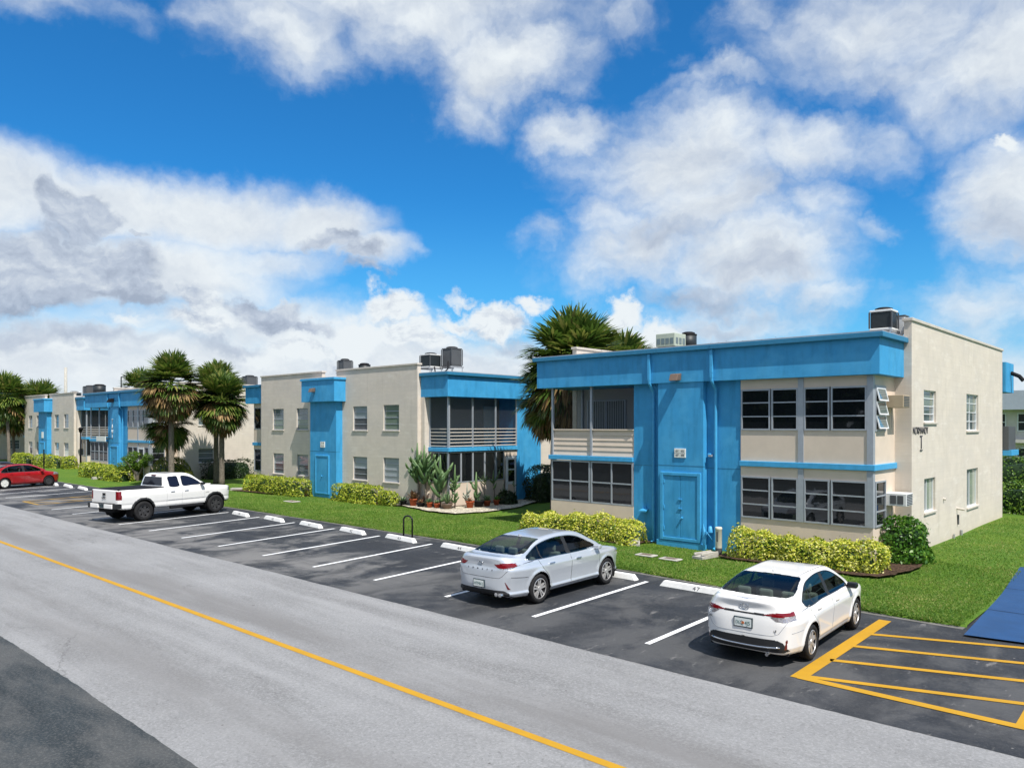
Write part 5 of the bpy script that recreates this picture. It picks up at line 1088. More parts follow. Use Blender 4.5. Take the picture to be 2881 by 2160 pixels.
def small_tree():
    root = thing('shrub_tree', (-56.4, 21.9, 0), 'small spreading tree with a short forked trunk above the yellow hedge', 'tree')
    t = MB()
    for a, l in ((.3, .9), (1.9, 1.0), (3.6, .9), (5.1, 1.0)):
        t.tube([(-56.4, 21.9, 0), (-56.4 + .1 * math.cos(a), 21.9 + .1 * math.sin(a), .45), (-56.4 + l * .6 * math.cos(a), 21.9 + l * .6 * math.sin(a), 1.05), (-56.4 + l * math.cos(a), 21.9 + l * math.sin(a), 1.5)], [.07, .06, .045, .02], 6)
    t.build('trunk', MATS['trunk'], root)
    Cs = []; Ns = []
    for _ in range(20):
        a = rng.uniform(0, 6.28); r = rng.uniform(.2, 1.25); c = np.array([r * math.cos(a), r * math.sin(a), rng.uniform(.75, 1.9)]); s = rng.uniform(.30, .52); D = unit(rng.normal(0, 1, (330, 3))); Cs.append(c + D * s * rng.uniform(.5, 1, (330, 1)) * [1, 1, .75]); Ns.append(D)
    leaves('crown', np.vstack(Cs), np.vstack(Ns), .12, 'bright_green', None).parent = root
small_tree()
def frond_mesh(c, az, elv, Lp, Lb, droop, nl=26, wid=.052):
    """one fan frond: arching stalk and a folded fan of narrow leaflets whose tips hang"""
    d = np.array([math.cos(az) * math.cos(elv), math.sin(az) * math.cos(elv), math.sin(elv)]); p = np.array(c, float); pts = [p]; t = d.copy()
    for i in range(4): t = unit(t + np.array([0, 0, -droop * .16])); p = p + t * Lp / 4; pts.append(p)
    s = unit(np.cross(t, [0, 0, 1.0]) + 1e-6); nrm = np.cross(s, t); V = []; F = []
    for a, b in zip(pts[:-1], pts[1:]):
        w = s * .018; k = len(V); V += [a - w, a + w, b + w * .8, b - w * .8]; F.append((k, k + 1, k + 2, k + 3))
    for i in range(nl):
        u = (i + .5) / nl * 2 - 1; a = u * 1.95 + rng.normal(0, .03); l = Lb * (.55 + .45 * math.cos(a * .75)) * rng.uniform(.9, 1.08)
        dr = unit(math.cos(a) * t + math.sin(a) * s + nrm * (.22 + .20 * abs(u)) + rng.normal(0, .04, 3)); q = p + t * .05; side_ = unit(np.cross(dr, nrm)); dd = dr.copy(); prev = None; k0 = len(V)
        for j, (f_, w_) in enumerate(((.0, .25), (.40, 1.0), (.72, .75), (1.0, .06))):
            if j: 
                st = l * (f_ - fl); dd = unit(dd + np.array([0, 0, -1.0]) * (.10 + .34 * j * droop * .45)); q = q + dd * st
            fl = f_; w = side_ * wid * w_ * (Lb / .9); V += [q - w, q + w]
            if j: F.append((k0 + 2 * j - 2, k0 + 2 * j - 1, k0 + 2 * j + 1, k0 + 2 * j))
    return V, F
def palm(x, y, h, r, label, n_=44, dead=12, lean=(0, 0), tr=.15, name='palm_tree', nl=24):
    root = thing(name, (x, y, gz(x, y)), label, 'palm tree', 'sabal palms'); c = np.array([lean[0], lean[1], h])
    pts = [(lean[0] * t ** 1.5, lean[1] * t ** 1.5, -.05 + (h - .1) * t) for t in np.linspace(0, 1, 14)]
    tk = MB(); tk.tube(pts, [tr * (1.35 if i == 0 else 1.05 + .06 * (i % 2) - .012 * i) for i in range(14)], 12); o = tk.build('trunk', MATS['trunk'], None, True); o.parent = root
    def bunch(k, lo, hi, dr0, dr1, sc):
        V = []; F = []
        for i in range(k):
            e = lo + (hi - lo) * ((i + .5) / k) ** .9 + rng.normal(0, .20); a = i * 2.39996 + rng.normal(0, .15); b = len(V)
            f_ = (e - lo) / (hi - lo); v, f = frond_mesh(c + [0, 0, .25 * f_], a, e, r * .52 * sc * rng.uniform(.85, 1.1), r * .56 * sc * rng.uniform(.85, 1.1), float(np.interp(e, [-.9, 0, .5, 1.4], [dr1, dr1 * .72, dr0, dr0 * .7])), nl)
            V += list(v); F += [tuple(q + b for q in w) for w in f]
        return np.array(V), F
    def add(nm, V, F, m): o = link_mesh(nm, V, np.array(F), MATS[m], None); o.parent = root
    V, F = bunch(int(n_ * 1.7), -.85, 1.40, .38, 1.05, 1.0); V2, F2 = bunch(int(n_ * .5), -.30, .55, .25, .40, 1.0); F = F + [tuple(q + len(V) for q in w) for w in F2]; V = np.vstack([V, V2]); add('crown', V, F, 'frond_green')
    if dead: V, F = bunch(int(dead * 1.5), -1.15, .05, .9, 1.15, 1.02); add('dead_fronds', V, F, 'frond_dry')
    return root
palm(-21.0, 26.8, 6.4, 2.5, 'big sabal palm rising behind the left end of the nearest building', 60, 40)
palm(-23.2, 28.0, 5.2, 2.0, 'lower sabal palm in the gap left of the nearest building', 40, 20)
palm(-21.6, 31.5, 6.3, 2.1, 'darker palm low behind the big palm over the near roof', 44, 14)
palm(-28.0, 43.0, 6.6, 2.2, 'palm whose frond tips just show left of the beige roof unit', 36, 8)
palm(-49.7, 21.4, 6.35, 2.15, 'tallest palm behind the pickup, with a shaggy brown skirt', 54, 46, tr=.17)
palm(-51.3, 21.9, 3.95, 1.75, 'short dark palm under the shaggy tall palm', 44, 4)
palm(-50.7, 24.9, 6.3, 1.9, 'taller rear palm of the pair with twin trunks', 48, 18, tr=.16)
palm(-48.9, 24.4, 5.35, 2.0, 'lower front palm of the pair with twin trunks', 52, 18, tr=.17)
palm(-92.3, 23.0, 6.8, 2.6, 'leaning palm at the left edge, nearer of two', 44, 8, lean=(-1.0, 0), nl=18)
palm(-98.4, 25.0, 5.6, 2.9, 'leaning palm at the left edge, farther of two', 40, 8, lean=(-.8, 0), nl=18)
palm(-99.5, 27.5, 6.4, 2.5, 'palm at the left edge rising behind two leaning palms', 40, 8, nl=18)
palm(-116, 33.0, 7.4, 2.6, 'palm behind the beige parapet of the farthest blue tower building', 36, 4, nl=16)
palm(-70.6, 27.6, 7.0, 1.9, 'palm showing above the farther building\'s long blue fascia', 40, 8, nl=18)
palm(-73.5, 29.6, 6.6, 1.9, 'palm left of another above the farther building\'s blue fascia', 36, 6, nl=18)
# short grass blades over the lawn that can be made out from here
def blades():
    n = 190000; u = rng.random(n); x = -52 + 48.2 * u ** .6; y = np.interp(x, [e[0] for e in EDGE], [e[1] for e in EDGE]) + rng.random(n) ** 1.4 * 6.5 - .04
    n2 = 22000; x2 = rng.uniform(-6.5, -3.75, n2); y2 = rng.uniform(17.3, 37, n2); ok = x2 < -3.6 - .045 * (y2 - 16.5); x = np.r_[x, x2[ok]]; y = np.r_[y, y2[ok]]
    z = .20 * np.clip((x + 10.5) / 3.5, 0, 1) ** 2 * (3 - 2 * np.clip((x + 10.5) / 3.5, 0, 1)) * np.clip((y - 20.5) / 4, 0, 1) ** 2 * (3 - 2 * np.clip((y - 20.5) / 4, 0, 1)) + .022 + .035 * np.sin(x * .9) * np.sin(y * .8)
    keep = np.ones(len(x), bool)
    for b_ in BEDS: keep &= ~inpoly(x, y, b_)
    x, y, z = x[keep], y[keep], z[keep]
    h = rng.uniform(.02, .055, len(x)); a = rng.uniform(0, 6.28, len(x)); w = .014; l = rng.normal(0, .035, (2, len(x)))
    V = np.stack([np.stack([x - w * np.cos(a), y - w * np.sin(a), z], 1), np.stack([x + w * np.cos(a), y + w * np.sin(a), z], 1), np.stack([x + l[0], y + l[1], z + h], 1)], 1).reshape(-1, 3)
    o = link_mesh('grass', V, np.arange(len(V)).reshape(-1, 3), MATS['grass_blade']); tag(o, kind='stuff')
blades()

# the wood across the road, seen mirrored in the window panes
def belt():
    n = 9000; x = rng.uniform(-110, 70, n); y = rng.uniform(-34, -24, n); top = 8.5 + 2.2 * np.sin(x * .21) + 1.6 * np.sin(x * .53 + 1); z = top * rng.random(n) ** .7
    P = np.stack([x, y, z], 1); o = leaves('tree_belt', P, unit(rng.normal(0, 1, (n, 3)) + [0, .6, .5]), 2.0, 'dark_green', None, .8); tag(o, kind='stuff')
belt()
# ---------------------------------------------------------------- small things
# wheel stops
STOPS = [(-9.28, 16.62, 2.02, '47', .02), (-12.05, 16.75, 1.95, '46', .02), (-17.9, 16.95, 1.95, '44', .08), (-21.0, 17.0, 1.75, '43', .09), (-23.8, 16.98, 1.7, '42', .1), (-26.5, 16.92, 1.7, '41', .1), (-29.25, 16.9, 1.7, '40', .1), (-32.0, 16.85, 1.6, '39', .1), (-34.85, 16.9, 1.6, '38', .1),
         (-55.0, 17.0, 1.9, '', .1), (-52.3, 17.0, 1.9, '', .1), (-49.4, 17.05, 1.9, '', .1), (-57.6, 16.95, 1.9, '', .1)]
WORDS = {'47': 'white wheel stop numbered 47 in the empty bay between the two near sedans', '46': 'white wheel stop peeking out beyond the silver sedan\'s front wheel', '45': 'white wheel stop hidden behind the silver sedan', '44': 'white wheel stop numbered 44 just left of the silver sedan', '43': 'white wheel stop numbered 43 beside the black hoop stand',
         '42': 'white wheel stop numbered 42, next one left of the hoop stand', '41': 'white wheel stop numbered 41 in an empty bay with pale worn patches', '40': 'white wheel stop numbered 40, third bay right of the pickup', '39': 'white wheel stop numbered 39 at the right of the pickup\'s front wheel', '38': 'white wheel stop under the nose of the pickup'}
FARW = ['white wheel stop two bays left of the faded yellow hatching', 'white wheel stop in the bay left of the faded yellow hatching', 'white wheel stop partly hidden behind the pickup tailgate', 'white wheel stop under the nose of the red sedan', 'white wheel stop hidden behind the pickup']
fi = 0
for (x, y, L, num, rz) in STOPS:
    lab = WORDS[num] if num else FARW[fi]; fi += 0 if num else 1
    r = thing('wheel_stop', (x, y, 0), lab, 'wheel stop', 'white concrete wheel stops', -rz)
    mb = MB(); h = .14; t = L / 2
    P = [(-t, -.10, -.005), (t, -.10, -.005), (t, .10, -.005), (-t, .10, -.005), (-t + .10, -.055, h), (t - .10, -.055, h), (t - .10, .06, h), (-t + .10, .06, h)]
    mb.add(P, [(0, 3, 2, 1), (4, 5, 6, 7), (0, 1, 5, 4), (1, 2, 6, 5), (2, 3, 7, 6), (3, 0, 4, 7)])
    o = mb.build('block', MATS['white_paint'], r, bevel=.012, origin=(0, 0, 0))
    if num and num != '45':
        tx = text(num, .13, (0.02, -.080, .066), (R(72), 0, 0), MATS['sign_ink'], None, 'number', .002, 1.35, 1.2); tx.parent = r
# roof air conditioners
ACG = 'roof air conditioning units'
def condenser(x, y, z, w, h, label, skin='coil', roundish=False, leg=.35, rz=0.0, rack=True):
    r = thing('roof_air_conditioner', (x, y, z), label, 'air conditioner', ACG, rz); b = w / 2
    if roundish: MB().lathe([(.001, .05), (b, .05), (b, h - .05), (.001, h - .05)], 20).build('coil', MATS[skin], r, True, origin=(0, 0, 0))
    else: MB().box(-b + .02, b - .02, -b + .02, b - .02, .06, h - .06).build('coil', MATS[skin], r, bevel=.03, origin=(0, 0, 0))
    cm = MATS['unit_white' if skin == 'coil' and not roundish else 'black' if roundish else 'unit_gray']
    for nm, za, zb in (('lid', h - .06, h), ('base', 0, .06)):
        tp = MB(); tp.lathe([(.001, za), (b + .012, za), (b + .012, zb), (.001, zb)], 20) if roundish else tp.box(-b, b, -b, b, za, zb)
        tp.build(nm, cm, r, bevel=.015, origin=(0, 0, 0))
    if not roundish:
        for sx in (-1, 1):
            for sy in (-1, 1): MB().box(sx * b - .02, sx * b + .02, sy * b - .02, sy * b + .02, .06, h - .06).build('corner_post', MATS['unit_gray'], r, origin=(0, 0, 0))
    MB().lathe([(b * .80, h - .002), (b * .78, h + .06), (b * .5, h + .09), (.001, h + .10)], 20).build('fan_guard', MATS['black'], r, True, origin=(0, 0, 0))
    if rack:
        lg = MB()
        for sx in (-1, 1):
            lg.box(sx * b - .03, sx * b + .03, -b - .08, b + .08, -.08, -.005)
            for sy in (-1, 1): lg.tube([(sx * b, sy * b, -leg), (sx * b, sy * b, -.08)], .02, 6)
        lg.build('stand', MATS['galv'], r, origin=(0, 0, 0))
    return r
condenser(-7.36, 24.25, 6.80, .62, .60, 'black coil condenser with white corners beside the high gable parapet', leg=.22)
r = thing('roof_air_conditioner', (-7.1, 25.1, 6.55), 'tall narrow white roof unit between the black condenser and the gable parapet', 'air conditioner', ACG)
MB().box(-7.22, -6.98, 24.9, 25.3, 6.75, 7.28).build('case', MATS['unit_white'], r, bevel=.02); MB().box(-7.25, -6.95, 24.88, 25.32, 7.28, 7.31).build('lid', MATS['unit_gray'], r); MB().tube([(-7.0, 24.7, 6.55), (-6.98, 24.7, 6.8), (-6.95, 24.8, 6.95)], .03).build('pipe', MATS['unit_white'], r)
MB().tube([(-6.95, 25.6, 6.5), (-6.95, 25.6, 7.25)], .05).build('vent_pipe', MATS['galv'], r)
r = thing('roof_air_conditioner', (-15.0, 24.9, 6.55), 'beige louvred package unit on the near roof', 'air conditioner', ACG)
MB().box(-15.45, -14.65, 24.6, 25.4, 6.90, 7.38).build('case', MATS['unit_green'], r, bevel=.02)
g = MB()
for i in range(4): g.box(-15.40 + i * .185, -15.26 + i * .185, 24.59, 24.62, 6.99, 7.20)
for i in range(3): g.box(-14.66, -14.64, 24.68 + i * .24, 24.84 + i * .24, 6.99, 7.22)
g.build('louvres', MATS['teal_pane'], r); MB().box(-15.6, -14.5, 24.65, 24.75, 6.72, 6.89).box(-15.6, -14.5, 25.25, 25.35, 6.72, 6.89).build('stand', MATS['galv'], r); MB().box(-15.5, -15.4, 24.7, 25.3, 6.5, 6.72).box(-14.7, -14.6, 24.7, 25.3, 6.5, 6.72).build('sleeper', MATS['concrete'], r)
condenser(-15.0, 26.2, 6.86, .62, .62, 'black round condenser behind the beige louvred roof unit', roundish=True, leg=.3)
condenser(-29.7, 26.0, 6.93, .78, .68, 'dark condenser on a rack above the cactus porch, left of a grey one', leg=.38)
condenser(-28.75, 26.6, 6.98, .74, .92, 'tall grey condenser on a rack above the cactus porch', 'unit_gray', leg=.4)
MBh = MB(); MBh.tube([(-29.3, 25.9, 6.95), (-29.0, 25.7, 6.6), (-28.6, 25.7, 6.5), (-28.3, 25.9, 6.8), (-28.5, 26.1, 7.2)], .035); tag(MBh.build('conduit', MATS['black'], None, origin=(-29, 25.8, 6.5)), 'looped black conduit hanging under the two racked condensers', 'conduit')
condenser(-36.75, 25.7, 7.0, .62, .70, 'grey ribbed condenser on legs behind the blue tower roof', 'unit_gray', leg=.5)
condenser(-36.4, 26.8, 7.0, .68, .50, 'black condenser half hidden by the beige parapet right of the blue tower', roundish=True, leg=.2)
condenser(-56.3, 30.4, 7.05, .86, .80, 'grey condenser left of the middle building\'s parapet, right of a darker one', 'unit_gray', leg=.5)
condenser(-57.3, 30.0, 7.05, .95, .62, 'dark condenser partly behind the twin trunk palms\' crowns', leg=.5)
condenser(-77.9, 26.0, 6.8, 1.0, .85, 'grey condenser on the far roof left of a black one', 'unit_gray', leg=.3)
condenser(-76.2, 26.2, 6.75, 1.05, .95, 'black round condenser on the far roof', roundish=True, leg=.25)
condenser(-85.4, 27.0, 6.9, .95, .45, 'small dark condenser behind the farthest parapet', leg=.3)
condenser(-5.0, 66.9, 6.95, 1.9, 1.0, 'dark condenser on the pale grey building\'s roof', leg=.4)
r = thing('roof_hatch', (-64.5, 24.8, 6.5), 'low white roof hatch above the farther building\'s long blue fascia', 'roof hatch'); MB().box(-66, -61, 24.2, 26, 6.57, 6.80).build('kerb', MATS['unit_white'], r); MB().box(-66.1, -60.9, 24.1, 26.1, 6.80, 6.86).build('lid', MATS['roof_gray'], r)
r = thing('roof_debris', (-11.0, 24.0, 6.5), 'strip of red leaves gathered along the near roof edge', 'leaf litter'); Cc = np.stack([rng.uniform(-12.4, -9.2, 420), rng.normal(22.6, .25, 420), 6.582 + rng.exponential(.006, 420)], 1); leaves('litter', Cc, np.tile([0, 0, 1.0], (420, 1)), .06, 'reddish', r, .5, .25)
# window air conditioners in the side of the bay
mat('tan_case', (.42, .33, .22), .6, .3, var=.06)
def window_ac(z, w, case, label, sl):
    r = thing('window_air_conditioner', (-7.0, 24.0, z), label, 'window air conditioner')
    MB().box(-7.10, -6.52 - sl, 23.46, 24.06, z, z + .36).build('case', MATS[case], r, bevel=.012)
    g = MB()
    for i in range(7): g.box(-6.528 - sl, -6.512 - sl, 23.50, 24.02, z + .03 + i * .045, z + .055 + i * .045)
    g.build('grille', MATS['unit_gray' if case == 'tan_case' else 'sign_ink'], r)
    f = MB()
    for i in range(2): f.box(-6.95 + i * .19, -6.79 + i * .19, 23.452, 23.47, z + .06, z + .30)
    if case != 'tan_case': f.build('side_louvre', MATS['unit_gray'], r)
    MB().tube([(-7.0, 23.76, z - .02), (-7.0, 23.78, z - .62)], .014, 6).build('drain_pipe', MATS['cap'], r)
window_ac(4.50, .6, 'tan_case', 'beige window air conditioner beside the open upper awning sashes', .08)
window_ac(1.70, .6, 'unit_white', 'white window air conditioner beside the lower bay window', 0)
# floodlights, signs, taps
def flood(x, y, z, label, m='bronze', s=1.0):
    r = thing('floodlight', (x, y, z), label, 'floodlight'); MB().add([(x - .15 * s, y - .02, z + .13 * s), (x + .15 * s, y - .02, z + .13 * s), (x + .15 * s, y - .24 * s, z + .10 * s), (x - .15 * s, y - .24 * s, z + .10 * s), (x - .13 * s, y - .02, z - .10 * s), (x + .13 * s, y - .02, z - .10 * s), (x + .15 * s, y - .33 * s, z - .12 * s), (x - .15 * s, y - .33 * s, z - .12 * s)], [(0, 1, 2, 3), (4, 7, 6, 5), (0, 3, 7, 4), (1, 5, 6, 2), (3, 2, 6, 7), (0, 4, 5, 1)]).build('housing', MATS[m], r, bevel=.015)
    MB().box(x - .08 * s, x + .08 * s, y - .02, y + .004, z - .08 * s, z + .08 * s).build('mount', MATS[m], r)
flood(-13.05, 22.11, 5.56, 'brown box floodlight on the near building\'s blue fascia')
flood(-37.0 + .35, 23.61, 5.92, 'tan floodlight on the middle building\'s blue tower fascia', 'bronze', .95)
flood(-61.5, 22.11, 5.86, 'black floodlight on the farther building\'s blue fascia', 'black', 1.3)
r = thing('number_sign', (-12.98, 22.13, 3.09), 'white plaque with four apartment numbers above the double blue door', 'sign')
MB().box(-13.19, -12.77, 22.115, 22.147, 2.94, 3.24).build('plaque', MATS['sign_white'], r, bevel=.008)
t = text('431 · 432', .098, (-12.98, 22.112, 3.155), (R(90), 0, 0), MATS['sign_ink'], r, 'number', .002, .86); t = text('407 · 408', .098, (-12.98, 22.112, 3.02), (R(90), 0, 0), MATS['sign_ink'], r, 'number', .002, .86)
MB().box(-13.18, -12.78, 22.112, 22.116, 3.082, 3.090).build('divider', MATS['unit_gray'], r)
r = thing('number_sign', (-36.3, 23.92, 2.94), 'small white plaque with dark numbers above the middle building\'s blue door', 'sign')
MB().box(-36.5, -36.1, 23.90, 23.937, 2.78, 3.10).build('plaque', MATS['sign_white'], r)
t = text('17  18', .12, (-36.3, 23.897, 3.02), (R(90), 0, 0), MATS['sign_ink'], r, 'number', .002, .8); t = text('41  42', .12, (-36.3, 23.897, 2.86), (R(90), 0, 0), MATS['sign_ink'], r, 'number', .002, .8)
r = thing('number_sign', (-84.7, 23.92, 3.0), 'small white plaque on the farthest blue stair tower', 'sign'); MB().box(-84.9, -84.45, 23.88, 23.937, 2.75, 3.35).build('plaque', MATS['sign_white'], r)
r = thing('wall_lettering', (-6.6, 26.4, 3.8), 'dark serif lettering on the beige gable wall spelling the building name', 'sign')
mw = text('NORMANDY', .33, (-6.598, 25.16, 3.83), (R(90), 0, R(90)), MATS['sign_ink'], r, 'letters', .008, .84, 1.0, .010)
mi = text('I', .58, (-6.598, 25.22, 3.46), (R(90), 0, R(90)), MATS['sign_ink'], r, 'letters', .012, .7); sf = MB(); sf.box(-6.61, -6.59, 25.10, 25.34, 3.655, 3.69); sf.box(-6.61, -6.59, 25.10, 25.34, 3.23, 3.265); sf.build('serifs', MATS['sign_ink'], r)
r = thing('hanging_sign', (-61.8, 22.0, 3.2), 'white sign board below vertical white letters on the farther blue stair tower', 'sign')
MB().box(-63.8, -62.0, 21.7, 21.76, 2.78, 3.15).build('board', MATS['sign_white'], r); 
for i, ch in enumerate('TAHI'): text(ch, .50, (-61.75, 22.13, 4.28 - i * .40), (R(90), 0, 0), MATS['sign_white'], r, 'letters', .01, .8)
MB().tube([(-61.9, 21.73, 3.0), (-61.7, 22.15, 3.0)], .03).build('bracket', MATS['black'], r)
r = thing('wall_light', (-12.03, 22.38, 3.05), 'small blue painted box light on the recess wall right of the tower', 'wall light'); MB().box(-12.08, -11.96, 22.28, 22.40, 2.98, 3.10).build('housing', MATS['blue_trim'], r, bevel=.02); MB().box(-12.0, -11.9, 22.2, 22.3, 3.0, 3.06).build('shade', MATS['alu'], r)
r = thing('wall_spigot', (-14.48, 22.3, 1.12), 'blue painted shelf like box low on the wall left of the double door', 'wall box'); MB().add([(-14.60, 22.40, 1.10), (-14.36, 22.40, 1.10), (-14.33, 22.16, 1.06), (-14.58, 22.14, 1.06), (-14.60, 22.40, 1.14), (-14.36, 22.40, 1.14), (-14.33, 22.16, 1.11), (-14.58, 22.14, 1.11)], [(0, 1, 2, 3), (4, 7, 6, 5), (0, 4, 5, 1), (1, 5, 6, 2), (2, 6, 7, 3), (3, 7, 4, 0)]).build('shelf', MATS['blue_trim'], r); MB().tube([(-14.46, 22.38, 1.1), (-14.46, 22.38, 1.3)], .015).build('pipe', MATS['blue_trim'], r)
r = thing('wall_light', (-11.98, 22.3, .68), 'blue painted cone lamp low on the recess wall beside the pale post', 'wall light'); MB().lathe([(.09, 0), (.085, .04), (.05, .19), (.001, .20)], 14, (-11.98, 22.30, .58)).build('shade', MATS['blue_trim'], r, True); MB().tube([(-11.98, 22.3, .72), (-11.98, 22.4, .72)], .025).build('bracket', MATS['blue_trim'], r)
r = thing('cable_bundle', (-12.1, 22.1, .3), 'loose blue painted cables hanging beside the double door', 'cables')
cb = MB()
for i in range(4): cb.tube([(-12.12 + .02 * i, 22.11, .85 - .08 * i), (-12.06 + .03 * i, 22.03, .55), (-12.10 + .02 * i, 22.05, .22 - .05 * i), (-12.05, 22.08, .03)], .012, 5)
cb.tube([(-12.08, 22.1, .62), (-11.95, 22.0, .62), (-11.84, 22.02, .48), (-11.80, 22.1, .34)], .014, 5); cb.build('cables', MATS['blue_trim'], r, True)
r = thing('utility_post', (-11.22, 21.4, 0), 'cream capped utility post standing at the end of the right hedge', 'post'); MB().lathe([(.10, -.02), (.10, .80), (.108, .81), (.108, .86), (.09, .885), (.001, .89)], 20, (-11.3, 21.55, 0)).build('post', MATS['cream'], r, True); MB().box(-11.32, -11.27, 21.44, 21.46, .45, .75).build('label_plate', MATS['unit_gray'], r); MB().lathe([(.104, 0), (.104, .25)], 20, (-11.3, 21.55, 0)).build('sleeve', MATS['unit_gray'], r, True)
def lid(x, y, label, w=.5, rz=0.0):
    r = thing('water_meter_box', (x, y, .04), label, 'meter box', None, rz); MB().box(-w * .62, w * .62, -w * .36, w * .36, .0, .045).build('collar', MATS['concrete'], r, bevel=.02, origin=(0, 0, 0)); MB().box(-w * .38, w * .38, -w * .2, w * .2, .04, .052).build('cover', MATS['bronze'], r, origin=(0, 0, 0))
lid(-12.8, 19.85, 'brown meter box in the grass, left of the two by the blue door'); lid(-11.9, 19.75, 'brown meter box in the grass, right of the two by the blue door'); lid(-35.3, 21.4, 'round edged meter box in the lawn before the middle building', .7)
def splash(x, y, rz, label):
    r = thing('splash_block', (x, y, .03), label, 'splash block', 'downspout splash blocks', rz); MB().add([(-.4, -.15, .0), (.4, -.19, 0), (.4, .19, 0), (-.4, .15, 0), (-.4, -.15, .14), (.4, -.19, .07), (.4, .19, .07), (-.4, .15, .14)], [(4, 5, 6, 7), (0, 1, 5, 4), (1, 2, 6, 5), (2, 3, 7, 6), (3, 0, 4, 7)]).build('slab', MATS['concrete'], r, origin=(0, 0, 0)); MB().box(-.4, .38, -.15, -.11, .1, .17).box(-.4, .38, .11, .15, .1, .17).build('rim', MATS['concrete'], r, bevel=.01, origin=(0, 0, 0))
splash(-14.35, 21.55, R(-60), 'pale splash block at the right end of the left near hedge'); splash(-11.35, 20.85, R(-100), 'pale slab at the foot of the cream utility post'); splash(-43.9, 22.9, R(-135), 'pale splash block at the left end of the middle hedge'); splash(-29.75, 24.0, R(-135), 'pale splash block beside the cactus pots'); splash(-60.8, 20.8, R(-90), 'pale splash block between two hedges behind the pickup bed')
r = thing('hoop_stand', (-21.36, 17.62, 0), 'black inverted U hoop standing in the grass edge', 'hoop stand')
MB().tube([(-21.54, 17.57, 0), (-21.54, 17.57, .60)] + [(-21.36 + .18 * math.cos(a), 17.62 + .05 * math.cos(a), .61 + .15 * math.sin(a)) for a in np.linspace(math.pi, 0, 9)] + [(-21.18, 17.67, .60), (-21.18, 17.67, 0)], .03, 8).build('hoop', MATS['black_gloss'], r, True)
r = thing('hose_bib', (-6.5, 29.5, .9), 'pale spout and pipes low on the lettered gable wall', 'pipe'); k_ = .951
for (y, z, d) in ((31.0, 1.02, .25), (29.2, 1.5, .08)): 
    hb = MB(); hb.tube([(-6.62, y * k_, z * k_ + .2), (-6.62 + d, y * k_, z * k_ + .17)], .04); hb.build('spout', MATS['cap'], r)
MB().tube([(-6.58, 29.55, .62), (-6.58, 29.55, .95)], .03).build('pipe', MATS['unit_gray'], r); MB().tube([(-6.56, 28.9, .2), (-6.56, 28.9, .36)], .03).tube([(-6.56, 29.9, .2), (-6.56, 29.9, .40)], .04).build('pipe', MATS['galv'], r)
r = thing('street_lamp', (-75.6, 24.4, 0), 'thin black lamp post before the far building\'s corner porch', 'lamp post'); MB().tube([(-75.6, 24.4, 0), (-75.6, 24.4, 3.3)], [.09, .06], 8).build('pole', MATS['black'], r, True); MB().lathe([(.06, 3.3), (.13, 3.40), (.17, 3.62), (.22, 3.64), (.12, 3.78), (.001, 3.82)], 14, (-75.6, 24.4, 0)).build('lantern', MATS['black'], r, True)
r = thing('sign_post', (-71.5, 20.3, 0), 'thin black post on the lawn behind the red sedan', 'post'); MB().tube([(-71.5, 20.3, 0), (-71.5, 20.3, 2.0)], .05, 8).build('pole', MATS['black'], r); MB().box(-71.7, -71.3, 20.27, 20.3, 1.0, 1.05).build('crossbar', MATS['black'], r)
r = thing('utility_pole', (-150, 46, 0), 'pale utility pole against the clouds beyond the far roofs', 'utility pole'); MB().tube([(-150, 46, 0), (-150, 46, 14.2)], [.34, .24], 8).build('pole', MATS['concrete'], r, True); MB().tube([(-150.8, 46, 9.8), (-149.6, 46, 9.8)], .09).build('arm', MATS['concrete'], r)
r = thing('roof_bracket', (-72.0, 26.5, 6.5), 'thin black frame standing above the farther building\'s roof edge', 'bracket'); MB().tube([(-70.5, 26.0, 6.5), (-70.5, 26.0, 8.2), (-69.3, 26.0, 8.25)], .05, 6).build('frame', MATS['black'], r)
for z0, z1 in ((9.9, 9.9), (7.0, 7.0)):
    pass
wr = MB(); wr.tube([(-12, 92, 11.9), (30, 92, 11.9)], .03, 5); tag(wr.build('power_line', MATS['black'], None, origin=(0, 92, 11.9)), 'upper power line right of the lettered gable', 'power line')
wr = MB(); wr.tube([(-12, 92, 9.7), (30, 92, 9.7)], .03, 5); tag(wr.build('power_line', MATS['black'], None, origin=(0, 92, 9.7)), 'lower power line right of the lettered gable', 'power line')
